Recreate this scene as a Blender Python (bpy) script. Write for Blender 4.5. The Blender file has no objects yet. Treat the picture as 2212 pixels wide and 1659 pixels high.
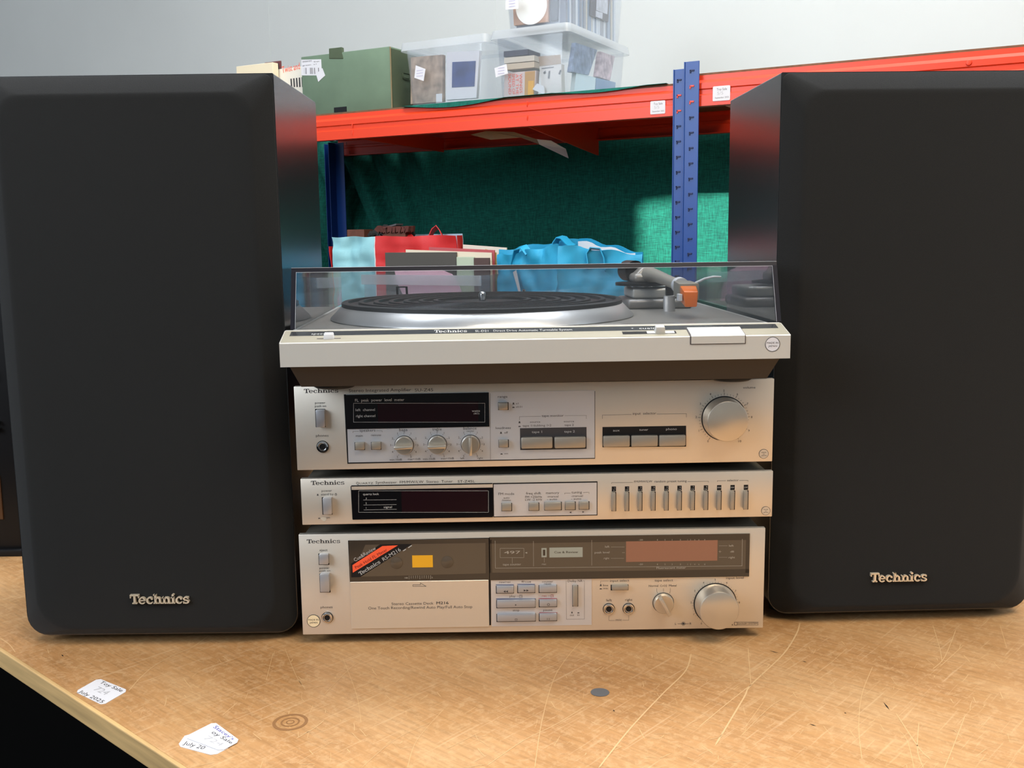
import bpy, bmesh, math, random
from math import sin, cos, pi, radians as rad
from mathutils import Vector as V, Matrix, noise as mnoise

scene = bpy.context.scene
COL = scene.collection

# ------------------------------------------------------------------ camera
FPX, IW, IH = 2165.92, 2212, 1659            # focal length in pixels of the 2212x1659 frame
CAM = V((0.0, -.8937, .3747))
PITCH, YAW, ROLL = rad(8.3387), rad(.2924), rad(.7296)
fwd = V((sin(YAW)*cos(PITCH), cos(YAW)*cos(PITCH), -sin(PITCH)))
rgt = V((cos(YAW), -sin(YAW), 0))
dwn = fwd.cross(rgt)
cr = rgt*cos(ROLL) + dwn*sin(ROLL)
cd = -rgt*sin(ROLL) + dwn*cos(ROLL)
camd = bpy.data.cameras.new('camera')
camd.sensor_width = 36.0
camd.lens = 36.0*FPX/IW
camd.clip_start = .02
cam = bpy.data.objects.new('camera', camd)
COL.objects.link(cam)
cam.matrix_world = Matrix(((cr.x, -cd.x, -fwd.x, CAM.x), (cr.y, -cd.y, -fwd.y, CAM.y), (cr.z, -cd.z, -fwd.z, CAM.z), (0, 0, 0, 1)))
scene.camera = cam

# ------------------------------------------------------------------ world, lights, exposure
scene.view_settings.view_transform = 'Standard'
scene.view_settings.look = 'None'
scene.view_settings.gamma = 1
scene.view_settings.use_curve_mapping = False
scene.view_settings.exposure = 0.30
scene.cycles.transparent_max_bounces = 24
scene.cycles.max_bounces = 10
scene.cycles.caustics_reflective = False
scene.cycles.caustics_refractive = False
world = bpy.data.worlds.new('hall_daylight')
scene.world = world
world.use_nodes = True
bgn = world.node_tree.nodes['Background']
bgn.inputs[0].default_value = (.80, .88, 1.0, 1)
bgn.inputs[1].default_value = .45


def light(kind, name, loc, aim, energy, color, size=1.0, size_y=None):
    d = bpy.data.lights.new(name, kind)
    d.energy = energy
    d.color = color
    if kind == 'AREA':
        d.shape = 'RECTANGLE'
        d.size = size
        d.size_y = size_y or size
    if kind == 'SUN':
        d.angle = rad(.3)
    o = bpy.data.objects.new(name, d)
    COL.objects.link(o)
    o.location = loc
    o.rotation_euler = (V(aim)-V(loc)).to_track_quat('-Z', 'Y').to_euler()
    return o


SUNDIR = V((.25, -.93, .24)).normalized()
light('SUN', 'sun', V((.42, 1.55, .37))+SUNDIR*8, (.42, 1.55, .37), 17.0, (1.0, .95, .86))
light('AREA', 'ceiling_lamp', (.75, -1.1, 2.2), (.15, .1, .1), 41, (1.0, .85, .66), 1.6, .9)
light('AREA', 'window_light_left', (-2.3, -1.6, 1.5), (-.1, .2, .3), 54, (.80, .89, 1.0), 1.4, 1.6)
light('AREA', 'window_light_right', (2.6, .3, 1.7), (.2, 1.4, .8), 20, (.80, .90, 1.0), 1.2, 1.2)
light('AREA', 'rear_fill_light', (0, .55, 2.4), (0, .5, 0), 58, (.95, .97, 1.0), 2.2, .8)  # added overhead fill that lifts the grille bevels, no known lamp there

# ------------------------------------------------------------------ helpers


def ray(px, py):
    return cr*((px-IW/2)/FPX) + cd*((py-IH/2)/FPX) + fwd


class Frame:
    """A place in the room: origin and turn about the vertical; measures points of its own flat faces."""
    def __init__(s, loc, yaw=0.0):
        s.loc, s.yaw = V(loc), yaw
        s.inv = Matrix.Rotation(-yaw, 3, 'Z')

    def hit(s, px, py, axis, val):
        o, d = s.inv @ (CAM-s.loc), s.inv @ ray(px, py)
        a = 'xyz'.index(axis)
        return o + d*((val-o[a])/d[a])


def link(o, parent=None):
    COL.objects.link(o)
    if parent is not None:
        o.parent = parent
    return o


def tag(o, label=None, cat=None, group=None, kind=None):
    for k, v in (('label', label), ('category', cat), ('group', group), ('kind', kind)):
        if v:
            o[k] = v
    return o


def thing(name, label, cat, loc=(0, 0, 0), yaw=0.0, group=None):
    o = bpy.data.objects.new(name, None)
    link(o)
    o.location = loc
    o.rotation_euler = (0, 0, yaw)
    o.empty_display_size = .02
    tag(o, label, cat, group)
    return o, Frame(loc, yaw)


def O(name, bm, mat, parent=None, smooth=None, label=None):
    """link a bmesh as one mesh object"""
    me = bpy.data.meshes.new(name)
    bmesh.ops.recalc_face_normals(bm, faces=bm.faces[:])
    if smooth:
        for f in bm.faces:
            f.smooth = True
    bm.to_mesh(me)
    bm.free()
    if smooth:
        me.set_sharp_from_angle(angle=rad(smooth if smooth > 1 else 40))
    me.materials.append(mat)
    o = bpy.data.objects.new(name, me)
    link(o, parent)
    if label:
        o['label'] = label
    return o


def OM(name, me, parent=None, loc=(0, 0, 0), rot=(0, 0, 0), scale=(1, 1, 1)):
    """another object sharing mesh data"""
    o = bpy.data.objects.new(name, me)
    link(o, parent)
    o.location, o.rotation_euler, o.scale = loc, rot, scale
    return o


def B():
    return bmesh.new()


def box(bm, x0, x1, y0, y1, z0, z1, bev=0.0, seg=2, M=None):
    m = Matrix.Translation(((x0+x1)/2, (y0+y1)/2, (z0+z1)/2)) @ Matrix.Diagonal((x1-x0, y1-y0, z1-z0, 1))
    if M is not None:
        m = M @ m
    r = bmesh.ops.create_cube(bm, size=1, matrix=m)
    if bev > 0:
        es = list({e for v in r['verts'] for e in v.link_edges})
        bmesh.ops.bevel(bm, geom=es, offset=bev, segments=seg, profile=.5, affect='EDGES')
    return bm


def hexa(bm, pts, bev=0.0, seg=2):
    """eight corners: four of the bottom ring, four of the top ring"""
    vs = [bm.verts.new(p) for p in pts]
    fs = [(0, 1, 2, 3), (4, 5, 6, 7), (0, 1, 5, 4), (1, 2, 6, 5), (2, 3, 7, 6), (3, 0, 4, 7)]
    for f in fs:
        bm.faces.new([vs[i] for i in f])
    if bev:
        es = list({e for v in vs for e in v.link_edges})
        bmesh.ops.bevel(bm, geom=es, offset=bev, segments=seg, profile=.5, affect='EDGES')
    return bm


def prism(bm, poly, axis, a0, a1):
    """poly of 2D points extruded along an axis; (u,v) are the other two axes in order"""
    def P(u, v, a):
        return {'x': (a, u, v), 'y': (u, a, v), 'z': (u, v, a)}[axis]
    lo = [bm.verts.new(P(u, v, a0)) for u, v in poly]
    hi = [bm.verts.new(P(u, v, a1)) for u, v in poly]
    n = len(poly)
    bm.faces.new(lo)
    bm.faces.new(hi)
    for i in range(n):
        bm.faces.new((lo[i], lo[(i+1) % n], hi[(i+1) % n], hi[i]))
    return bm


def lathe(bm, prof, seg=32, M=None):
    """profile of (radius, height) turned about z"""
    M = M or Matrix()
    rings = []
    for r, z in prof:
        if r < 1e-6:
            rings.append([bm.verts.new(M @ V((0, 0, z)))])
        else:
            rings.append([bm.verts.new(M @ V((r*cos(2*pi*i/seg), r*sin(2*pi*i/seg), z))) for i in range(seg)])
    for a, b in zip(rings, rings[1:]):
        for i in range(seg):
            j = (i+1) % seg
            if len(a) == 1 and len(b) == 1:
                continue
            if len(a) == 1:
                bm.faces.new((a[0], b[i], b[j]))
            elif len(b) == 1:
                bm.faces.new((a[i], a[j], b[0]))
            else:
                bm.faces.new((a[i], a[j], b[j], b[i]))
    return bm


def tube(bm, pts, r, seg=12, cap=True):
    pts = [V(p) for p in pts]
    rr = r if isinstance(r, (list, tuple)) else [r]*len(pts)
    rings = []
    for i, p in enumerate(pts):
        t = (pts[min(i+1, len(pts)-1)]-pts[max(i-1, 0)]).normalized()
        a = t.orthogonal().normalized() if i == 0 else (n0 - t*n0.dot(t)).normalized()
        n0 = a
        b = t.cross(a)
        rings.append([bm.verts.new(p+(a*cos(2*pi*k/seg)+b*sin(2*pi*k/seg))*rr[i]) for k in range(seg)])
    for a, b in zip(rings, rings[1:]):
        for k in range(seg):
            bm.faces.new((a[k], a[(k+1) % seg], b[(k+1) % seg], b[k]))
    if cap:
        bm.faces.new(rings[0])
        bm.faces.new(rings[-1])
    return bm


def ribbon(bm, pts, wid, th=.0015):
    """a strap: pts along it, wid a width vector"""
    w = V(wid)*.5
    L = []
    for i, p in enumerate(pts):
        p = V(p)
        t = (V(pts[min(i+1, len(pts)-1)])-V(pts[max(i-1, 0)])).normalized()
        nn = t.cross(w).normalized()*th*.5
        L.append([bm.verts.new(q) for q in (p-w-nn, p+w-nn, p+w+nn, p-w+nn)])
    for a, b in zip(L, L[1:]):
        for k in range(4):
            bm.faces.new((a[k], a[(k+1) % 4], b[(k+1) % 4], b[k]))
    bm.faces.new(L[0])
    bm.faces.new(L[-1])
    return bm


def sheet(bm, fn, nu, nv, th=0.0):
    """grid surface fn(u,v)->point; th gives it thickness"""
    g = [[V(fn(i/nu, j/nv)) for j in range(nv+1)] for i in range(nu+1)]
    a = [[bm.verts.new(p) for p in row] for row in g]
    if th:
        def nrm(i, j):
            du = g[min(i+1, nu)][j]-g[max(i-1, 0)][j]
            dv = g[i][min(j+1, nv)]-g[i][max(j-1, 0)]
            return du.cross(dv).normalized()
        b = [[bm.verts.new(g[i][j]+nrm(i, j)*th) for j in range(nv+1)] for i in range(nu+1)]
    for i in range(nu):
        for j in range(nv):
            bm.faces.new((a[i][j], a[i+1][j], a[i+1][j+1], a[i][j+1]))
            if th:
                bm.faces.new((b[i][j], b[i][j+1], b[i+1][j+1], b[i+1][j]))
    if th:
        for i in range(nu):
            bm.faces.new((a[i][0], b[i][0], b[i+1][0], a[i+1][0]))
            bm.faces.new((a[i][nv], a[i+1][nv], b[i+1][nv], b[i][nv]))
        for j in range(nv):
            bm.faces.new((a[0][j], a[0][j+1], b[0][j+1], b[0][j]))
            bm.faces.new((a[nu][j], b[nu][j], b[nu][j+1], a[nu][j+1]))
    return bm


def rrect(x0, x1, z0, z1, r, seg=6):
    out = []
    rs = r if isinstance(r, (list, tuple)) else [r]*4      # bl, br, tr, tl
    for (cx, cz, a0), q in zip(((x0, z0, pi), (x1, z0, 1.5*pi), (x1, z1, 0), (x0, z1, .5*pi)), rs):
        sx, sz = (1 if cx == x0 else -1), (1 if cz == z0 else -1)
        for k in range(seg+1):
            a = a0+k/seg*pi/2
            out.append((cx+sx*q+q*cos(a), cz+sz*q+q*sin(a)))
    return out


def fbm(x, y, z=0.0, oct=3):
    return mnoise.fractal(V((x, y, z)), 1.0, 2.0, oct)


# ------------------------------------------------------------------ materials
def hexc(h):
    """display colour '#rrggbb' to linear"""
    c = [int(h[i:i+2], 16)/255 for i in (1, 3, 5)]
    return tuple(v/12.92 if v <= .04045 else ((v+.055)/1.055)**2.4 for v in c)


def mat(name, col, rough=.5, metal=0.0, spec=.5, var=0.0, vscale=30, bump=0.0, bscale=400, coat=0.0, coat_rough=.1,
        stretch=None, sheen=0.0, trans=0.0, alpha=1.0):
    m = bpy.data.materials.new(name)
    m.use_nodes = True
    nt = m.node_tree
    b = nt.nodes['Principled BSDF']
    if isinstance(col, str):
        col = hexc(col)
    b.inputs['Base Color'].default_value = (*col, 1)
    b.inputs['Roughness'].default_value = rough
    b.inputs['Metallic'].default_value = metal
    b.inputs['Specular IOR Level'].default_value = spec
    b.inputs['Coat Weight'].default_value = coat
    b.inputs['Coat Roughness'].default_value = coat_rough
    b.inputs['Sheen Weight'].default_value = sheen
    b.inputs['Transmission Weight'].default_value = trans
    b.inputs['Alpha'].default_value = alpha
    tc = nt.nodes.new('ShaderNodeTexCoord')
    mp = nt.nodes.new('ShaderNodeMapping')
    nt.links.new(tc.outputs['Object'], mp.inputs['Vector'])
    if stretch:
        mp.inputs['Scale'].default_value = stretch
    if var:
        n = nt.nodes.new('ShaderNodeTexNoise')
        n.inputs['Scale'].default_value = vscale
        n.inputs['Detail'].default_value = 5
        nt.links.new(mp.outputs[0], n.inputs['Vector'])
        r = nt.nodes.new('ShaderNodeValToRGB')
        r.color_ramp.elements[0].position = .3
        r.color_ramp.elements[1].position = .7
        r.color_ramp.elements[0].color = (*[max(0, c*(1-var)) for c in col], 1)
        r.color_ramp.elements[1].color = (*[min(1, c*(1+var)) for c in col], 1)
        nt.links.new(n.outputs['Fac'], r.inputs[0])
        nt.links.new(r.outputs[0], b.inputs['Base Color'])
    if bump:
        n2 = nt.nodes.new('ShaderNodeTexNoise')
        n2.inputs['Scale'].default_value = bscale
        n2.inputs['Detail'].default_value = 3
        nt.links.new(mp.outputs[0], n2.inputs['Vector'])
        bp = nt.nodes.new('ShaderNodeBump')
        bp.inputs['Strength'].default_value = bump
        bp.inputs['Distance'].default_value = .001
        nt.links.new(n2.outputs['Fac'], bp.inputs['Height'])
        nt.links.new(bp.outputs[0], b.inputs['Normal'])
    return m


def clear_mat(name, tint, haze=0.0, haze_col=(.9, .93, .95), ior=1.45, rough=.02):
    """thin clear plastic: see-through tint, a little milky haze, fresnel gloss"""
    m = bpy.data.materials.new(name)
    m.use_nodes = True
    nt = m.node_tree
    nt.nodes.remove(nt.nodes['Principled BSDF'])
    out = nt.nodes['Material Output']
    tr = nt.nodes.new('ShaderNodeBsdfTransparent')
    tr.inputs[0].default_value = (*tint, 1)
    gl = nt.nodes.new('ShaderNodeBsdfGlossy')
    gl.inputs['Roughness'].default_value = rough
    gl.inputs['Color'].default_value = (1, 1, 1, 1)
    lw = nt.nodes.new('ShaderNodeLayerWeight')
    lw.inputs['Blend'].default_value = .5       # Schlick curve from the facing angle
    pw = nt.nodes.new('ShaderNodeMath')
    pw.operation = 'POWER'
    pw.inputs[1].default_value = 5
    nt.links.new(lw.outputs['Facing'], pw.inputs[0])
    fr = nt.nodes.new('ShaderNodeMath')
    fr.operation = 'MULTIPLY_ADD'
    f0 = ((ior-1)/(ior+1))**2
    fr.inputs[1].default_value = 1-f0
    fr.inputs[2].default_value = f0
    nt.links.new(pw.outputs[0], fr.inputs[0])
    mx = nt.nodes.new('ShaderNodeMixShader')
    src = tr
    if haze:
        df = nt.nodes.new('ShaderNodeBsdfDiffuse')
        df.inputs[0].default_value = (*haze_col, 1)
        tl = nt.nodes.new('ShaderNodeBsdfTranslucent')
        tl.inputs[0].default_value = (*haze_col, 1)
        ad = nt.nodes.new('ShaderNodeMixShader')
        ad.inputs[0].default_value = .5
        nt.links.new(df.outputs[0], ad.inputs[1])
        nt.links.new(tl.outputs[0], ad.inputs[2])
        m1 = nt.nodes.new('ShaderNodeMixShader')
        m1.inputs[0].default_value = haze
        nt.links.new(tr.outputs[0], m1.inputs[1])
        nt.links.new(ad.outputs[0], m1.inputs[2])
        src = m1
    nt.links.new(fr.outputs[0], mx.inputs[0])
    nt.links.new(src.outputs[0], mx.inputs[1])
    nt.links.new(gl.outputs[0], mx.inputs[2])
    nt.links.new(mx.outputs[0], out.inputs['Surface'])
    return m


MT = {}
MT['silver'] = mat('champagne_aluminium', (.75, .685, .59), .40, .7, bump=.05, bscale=3000, stretch=(.02, 1, 1))
MT['silver_cool'] = mat('pale_silver_aluminium', (.70, .72, .76), .40, .7, bump=.05, bscale=3000, stretch=(.02, 1, 1))
MT['tt_silver'] = mat('turntable_silver_paint', (.60, .595, .56), .40, .35)
MT['btn'] = mat('button_silver', (.38, .345, .29), .38, .6)
MT['btn_blue'] = mat('button_bright_silver', (.44, .45, .48), .33, .6)
MT['knob'] = mat('knob_aluminium', (.62, .565, .48), .30, .8)
MT['chrome'] = mat('chrome', (.75, .75, .76), .12, 1.0)
MT['alu'] = mat('turned_aluminium', (.74, .74, .74), .36, .75)
MT['steel_case'] = mat('dark_grey_steel_case', (.15, .135, .105), .40, .3, bump=.15, bscale=1500)
MT['black'] = mat('black_plastic', (.009, .009, .010), .4, spec=.25)
MT['rubber'] = mat('black_rubber', (.015, .014, .013), .6)
MT['tt_base'] = mat('dark_brown_turntable_base', (.036, .032, .030), .55)
MT['gloss_black'] = mat('black_display_glass', (.005, .005, .006), .12, spec=.22)
MT['brown_glass'] = mat('smoked_brown_window', (.085, .066, .047), .16)
MT['brown_dark'] = mat('smoked_dark_window', (.040, .032, .025), .14)
MT['maroon'] = mat('dark_maroon_display', (.012, .004, .006), .2, spec=.22)
MT['meter_red'] = mat('pale_red_meter_filter', (.26, .12, .075), .3)
MT['ink'] = mat('dark_grey_ink', (.035, .033, .035), .6)
MT['ink_white'] = mat('white_print', (.44, .44, .43), .5)
MT['ink_grey'] = mat('grey_print', (.36, .33, .28), .5)
MT['ink_blue'] = mat('blue_print', (.05, .06, .16), .5)
MT['ink_red'] = mat('red_print', (.42, .05, .06), .5)
MT['groove'] = mat('panel_groove_shadow_gap', (.06, .05, .05), .6)
MT['lid'] = clear_mat('smoke_tinted_acrylic', (.85, .86, .87), haze=.022, haze_col=(.55, .6, .66))
MT['lid_edge'] = mat('acrylic_edge', (.010, .010, .016), .35, spec=.2)
MT['clear'] = clear_mat('clear_polypropylene', (.97, .975, .985), haze=.085, haze_col=(.8, .88, .95), rough=.12, ior=1.3)
MT['clear_lid'] = clear_mat('milky_polypropylene', (.92, .94, .96), haze=.42, rough=.2, ior=1.35)
MT['grille'] = mat('black_grille_cloth', (.0082, .0090, .0091), .85, spec=.22, bump=.35, bscale=2600, sheen=.12)
MT['vinyl'] = mat('black_vinyl_cabinet', (.010, .010, .011), .22, spec=1.0)
MT['badge'] = mat('cream_gold_badge', (.80, .70, .54), .3, .5)
MT['paper'] = mat('white_label_paper', (.66, .66, .69), .6)
MT['cream_paper'] = mat('cream_paper', (.78, .68, .48), .7)
MT['red_paint'] = mat('orange_red_rack_paint', (.74, .048, .010), .38)
MT['blue_paint'] = mat('blue_rack_paint', (.006, .050, .24), .35)
MT['blue_dark'] = mat('dark_blue_slot', (.004, .014, .07), .5)
MT['chip'] = mat('brown_chipboard', (.17, .075, .035), .8, var=.2, vscale=90)
MT['wall'] = mat('off_white_painted_wall', (.60, .62, .60), .8, var=.03, vscale=2.0, bump=.1, bscale=900)
MT['floor'] = mat('black_floor', (.0025, .0025, .0025), 1.0, spec=0.0)
MT['green_box'] = mat('worn_green_box_cloth', (.125, .19, .125), .75, var=.10, vscale=14, bump=.2, bscale=1200)
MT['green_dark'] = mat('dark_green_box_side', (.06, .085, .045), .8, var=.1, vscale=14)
MT['worn'] = mat('worn_box_edge', (.22, .17, .09), .9)
MT['aqua'] = mat('aqua_woven_plastic', (.30, .62, .68), .5, bump=.2, bscale=500)
MT['bag_red'] = mat('red_woven_plastic', (.62, .025, .025), .5, bump=.2, bscale=500)
MT['bag_blue'] = mat('blue_woven_plastic', (.02, .32, .55), .45, bump=.2, bscale=500)
MT['bag_white'] = mat('white_bag_lining', (.72, .74, .76), .6)
MT['pink'] = mat('pink_paper', (.80, .48, .57), .7)
MT['bag_grey'] = mat('dark_grey_sleeve', (.07, .065, .055), .6)
MT['pale_green'] = mat('pale_green_sleeve', (.42, .50, .38), .6)
MT['brown_sleeve'] = mat('brown_sleeve', (.07, .04, .035), .6)
MT['orange'] = mat('orange_plastic', (.95, .19, .008), .2, trans=.15)
MT['white_plastic'] = mat('white_plastic', (.72, .73, .76), .4)
MT['yellow'] = mat('yellow_label', (.72, .36, .012), .5)
MT['red_label'] = mat('orange_red_label', (.86, .10, .035), .45)
MT['darkred_ink'] = mat('dark_red_ink', (.20, .01, .01), .5)
MT['ring_stain'] = mat('brown_ring_stain', (.26, .125, .045), .5)
MT['plug'] = mat('grey_plug', (.10, .10, .105), .5)
MT['wood_brown'] = mat('brown_wood_block', (.16, .055, .03), .6, var=.2, vscale=60)


def wood_table():
    m = bpy.data.materials.new('scratched_varnished_board')
    m.use_nodes = True
    nt = m.node_tree
    N, L = nt.nodes, nt.links
    b = N['Principled BSDF']
    b.inputs['Roughness'].default_value = .38
    tc = N.new('ShaderNodeTexCoord')

    def mapping(sc, rot=0):
        mp = N.new('ShaderNodeMapping')
        mp.inputs['Scale'].default_value = sc
        mp.inputs['Rotation'].default_value = (0, 0, rot)
        L.new(tc.outputs['Object'], mp.inputs['Vector'])
        return mp

    def tex(mp, scale, detail=6, rough=.6, dist=0):
        n = N.new('ShaderNodeTexNoise')
        n.inputs['Scale'].default_value = scale
        n.inputs['Detail'].default_value = detail
        n.inputs['Roughness'].default_value = rough
        n.inputs['Distortion'].default_value = dist
        L.new(mp.outputs[0], n.inputs['Vector'])
        return n

    def ramp(src, stops):
        r = N.new('ShaderNodeValToRGB')
        e = r.color_ramp.elements
        while len(e) < len(stops):
            e.new(.5)
        for i, (p, c) in enumerate(stops):
            e[i].position = p
            e[i].color = (*c, 1) if len(c) == 3 else c
        L.new(src, r.inputs[0])
        return r

    def mix(fac, a, c, mode='MIX'):
        mx = N.new('ShaderNodeMix')
        mx.data_type = 'RGBA'
        mx.blend_type = mode
        if isinstance(fac, float):
            mx.inputs[0].default_value = fac
        else:
            L.new(fac, mx.inputs[0])
        for i, s in ((6, a), (7, c)):
            if isinstance(s, tuple):
                mx.inputs[i].default_value = (*s, 1)
            else:
                L.new(s, mx.inputs[i])
        return mx.outputs[2]
    big = ramp(tex(mapping((1, 2.2, 1)), 5, 5).outputs['Fac'], [(.30, (.37, .180, .062)), (.52, (.465, .250, .100)), (.72, (.52, .31, .145))])
    grain = ramp(tex(mapping((2.5, 34, 1)), 9, 5, .65).outputs['Fac'], [(.34, (.62, .60, .55)), (.55, (1, 1, 1)), (.75, (1.12, 1.10, 1.06))])
    c = mix(.55, big.outputs[0], grain.outputs[0], 'MULTIPLY')
    # scuffed paler patches
    pat = ramp(tex(mapping((1, 1, 1)), 125, 8, .74, .3).outputs['Fac'], [(.49, (0, 0, 0)), (.60, (1, 1, 1))])
    c = mix(mix(.38, (0., 0., 0.), pat.outputs[0]), c, (.60, .39, .20))
    dk = ramp(tex(mapping((1, 1, 1)), 38, 6, .7).outputs['Fac'], [(.27, (1, 1, 1)), (.36, (0, 0, 0))])
    c = mix(mix(.5, (0., 0., 0.), dk.outputs[0]), c, (.30, .14, .05))
    # short fine scratches in several directions
    for rot, sc, off in ((.3, 380, 0), (1.25, 300, 3), (2.2, 420, 7), (.85, 260, 11)):
        t = tex(mapping((1, .03, 1), rot), sc, 2, .5, .3)
        mp = t.inputs['Vector'].links[0].from_node
        mp.inputs['Location'].default_value = (off, off*.7, 0)
        s = ramp(t.outputs['Fac'], [(.66, (0, 0, 0)), (.72, (1, 1, 1))])
        c = mix(mix(.40, (0., 0., 0.), s.outputs[0]), c, (.62, .42, .23))
    L.new(c, b.inputs['Base Color'])
    rr = ramp(tex(mapping((1, 1, 1)), 30, 6).outputs['Fac'], [(.3, (.34, .34, .34)), (.7, (.55, .55, .55))])
    L.new(rr.outputs[0], b.inputs['Roughness'])
    return m


MT['table'] = wood_table()
MT['table_edge'] = mat('pale_board_edge', (.56, .36, .15), .6, var=.25, vscale=40, stretch=(.2, 1, 3))
MT['scratch'] = mat('pale_scratch', (.60, .39, .19), .5)


def cloth_mat():
    m = mat('dark_green_cloth', (.004, .125, .085), .85, spec=.2)
    nt = m.node_tree
    N, L = nt.nodes, nt.links
    b = N['Principled BSDF']
    tc = N.new('ShaderNodeTexCoord')
    acc = None
    for sc in ((900, 60, 60), (60, 900, 900)):
        mp = N.new('ShaderNodeMapping')
        mp.inputs['Scale'].default_value = (sc[0], 1, sc[1]) if sc[0] > 100 else (sc[0], 1, sc[1])
        L.new(tc.outputs['Object'], mp.inputs['Vector'])
        n = N.new('ShaderNodeTexNoise')
        n.inputs['Scale'].default_value = 1.0
        n.inputs['Detail'].default_value = 2
        L.new(mp.outputs[0], n.inputs['Vector'])
        if acc is None:
            acc = n.outputs['Fac']
        else:
            mm = N.new('ShaderNodeMath')
            mm.operation = 'ADD'
            L.new(acc, mm.inputs[0])
            L.new(n.outputs['Fac'], mm.inputs[1])
            acc = mm.outputs[0]
    r = N.new('ShaderNodeValToRGB')
    r.color_ramp.elements[0].position = .4
    r.color_ramp.elements[0].color = (.003, .052, .040, 1)
    r.color_ramp.elements[1].position = .62
    r.color_ramp.elements[1].color = (.006, .125, .088, 1)
    hv = N.new('ShaderNodeMath')
    hv.operation = 'MULTIPLY'
    hv.inputs[1].default_value = .5
    L.new(acc, hv.inputs[0])
    L.new(hv.outputs[0], r.inputs[0])
    L.new(r.outputs[0], b.inputs['Base Color'])
    return m


MT['cloth'] = cloth_mat()

# ------------------------------------------------------------------ flat print: lettering, lines, marks
_tx = {}


def text_mesh(s):
    """built-in font outline of a string: (verts, faces, width)"""
    if s not in _tx:
        cu = bpy.data.curves.new('t', 'FONT')
        cu.body = s
        cu.size = 1
        cu.resolution_u = 2
        ob = bpy.data.objects.new('t', cu)
        COL.objects.link(ob)
        dg = bpy.context.evaluated_depsgraph_get()
        me = ob.evaluated_get(dg).to_mesh()
        vs = [(v.co.x, v.co.y) for v in me.vertices]
        fs = [tuple(p.vertices) for p in me.polygons]
        ob.evaluated_get(dg).to_mesh_clear()
        bpy.data.objects.remove(ob)
        bpy.data.curves.remove(cu)
        _tx[s] = (vs, fs)
    return _tx[s]


def logo_shapes():
    """slab-serif wordmark drawn from bars and arcs; cap height 1. Returns (verts, faces)"""
    vs, fs = [], []

    def rect(x0, x1, y0, y1):
        n = len(vs)
        vs.extend([(x0, y0), (x1, y0), (x1, y1), (x0, y1)])
        fs.append((n, n+1, n+2, n+3))

    def arc(cx, cy, rx, ry, wx, wy, a0, a1, k=18):
        n = len(vs)
        for i in range(k+1):
            a = rad(a0+(a1-a0)*i/k)
            vs.append((cx+rx*cos(a), cy+ry*sin(a)))
            vs.append((cx+(rx-wx)*cos(a), cy+(ry-wy)*sin(a)))
        for i in range(k):
            fs.append((n+2*i, n+2*i+1, n+2*i+3, n+2*i+2))
    x = 0
    rect(x, x+1.05, .86, 1); rect(x, x+.12, .64, .9); rect(x+.93, x+1.05, .64, .9)
    rect(x+.40, x+.65, 0, .9); rect(x+.24, x+.81, 0, .12)
    x += .98
    arc(x+.42, .35, .42, .37, .21, .10, 0, 325, 26); rect(x+.1, x+.82, .32, .42)
    x += .90
    arc(x+.42, .35, .42, .37, .22, .10, 42, 322, 24); rect(x+.56, x+.76, .44, .60)
    x += .84

    def hn(x, top):
        rect(x+.12, x+.35, 0, top); rect(x, x+.3, top-.11, top); rect(x, x+.47, 0, .11)
        arc(x+.52, .42, .35, .29, .23, .12, 0, 165, 12); rect(x+.64, x+.87, 0, .44); rect(x+.54, x+.99, 0, .11)
    hn(x, 1.0)
    x += 1.03
    hn(x, .70)
    x += 1.03
    rect(x+.12, x+.35, 0, .70); rect(x, x+.3, .59, .70); rect(x, x+.47, 0, .11)
    arc(x+.235, .92, .14, .12, .139, .119, 0, 360, 14)
    x += .52
    arc(x+.42, .35, .42, .37, .22, .10, 42, 322, 24); rect(x+.56, x+.76, .44, .60)
    x += .86
    arc(x+.36, .52, .33, .20, .18, .10, 25, 270, 16); arc(x+.36, .19, .36, .21, .19, .10, -155, 90, 16)
    rect(x+.52, x+.66, .50, .70); rect(x+.02, x+.14, .0, .22)
    return vs, fs


LOGO = logo_shapes()


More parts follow.
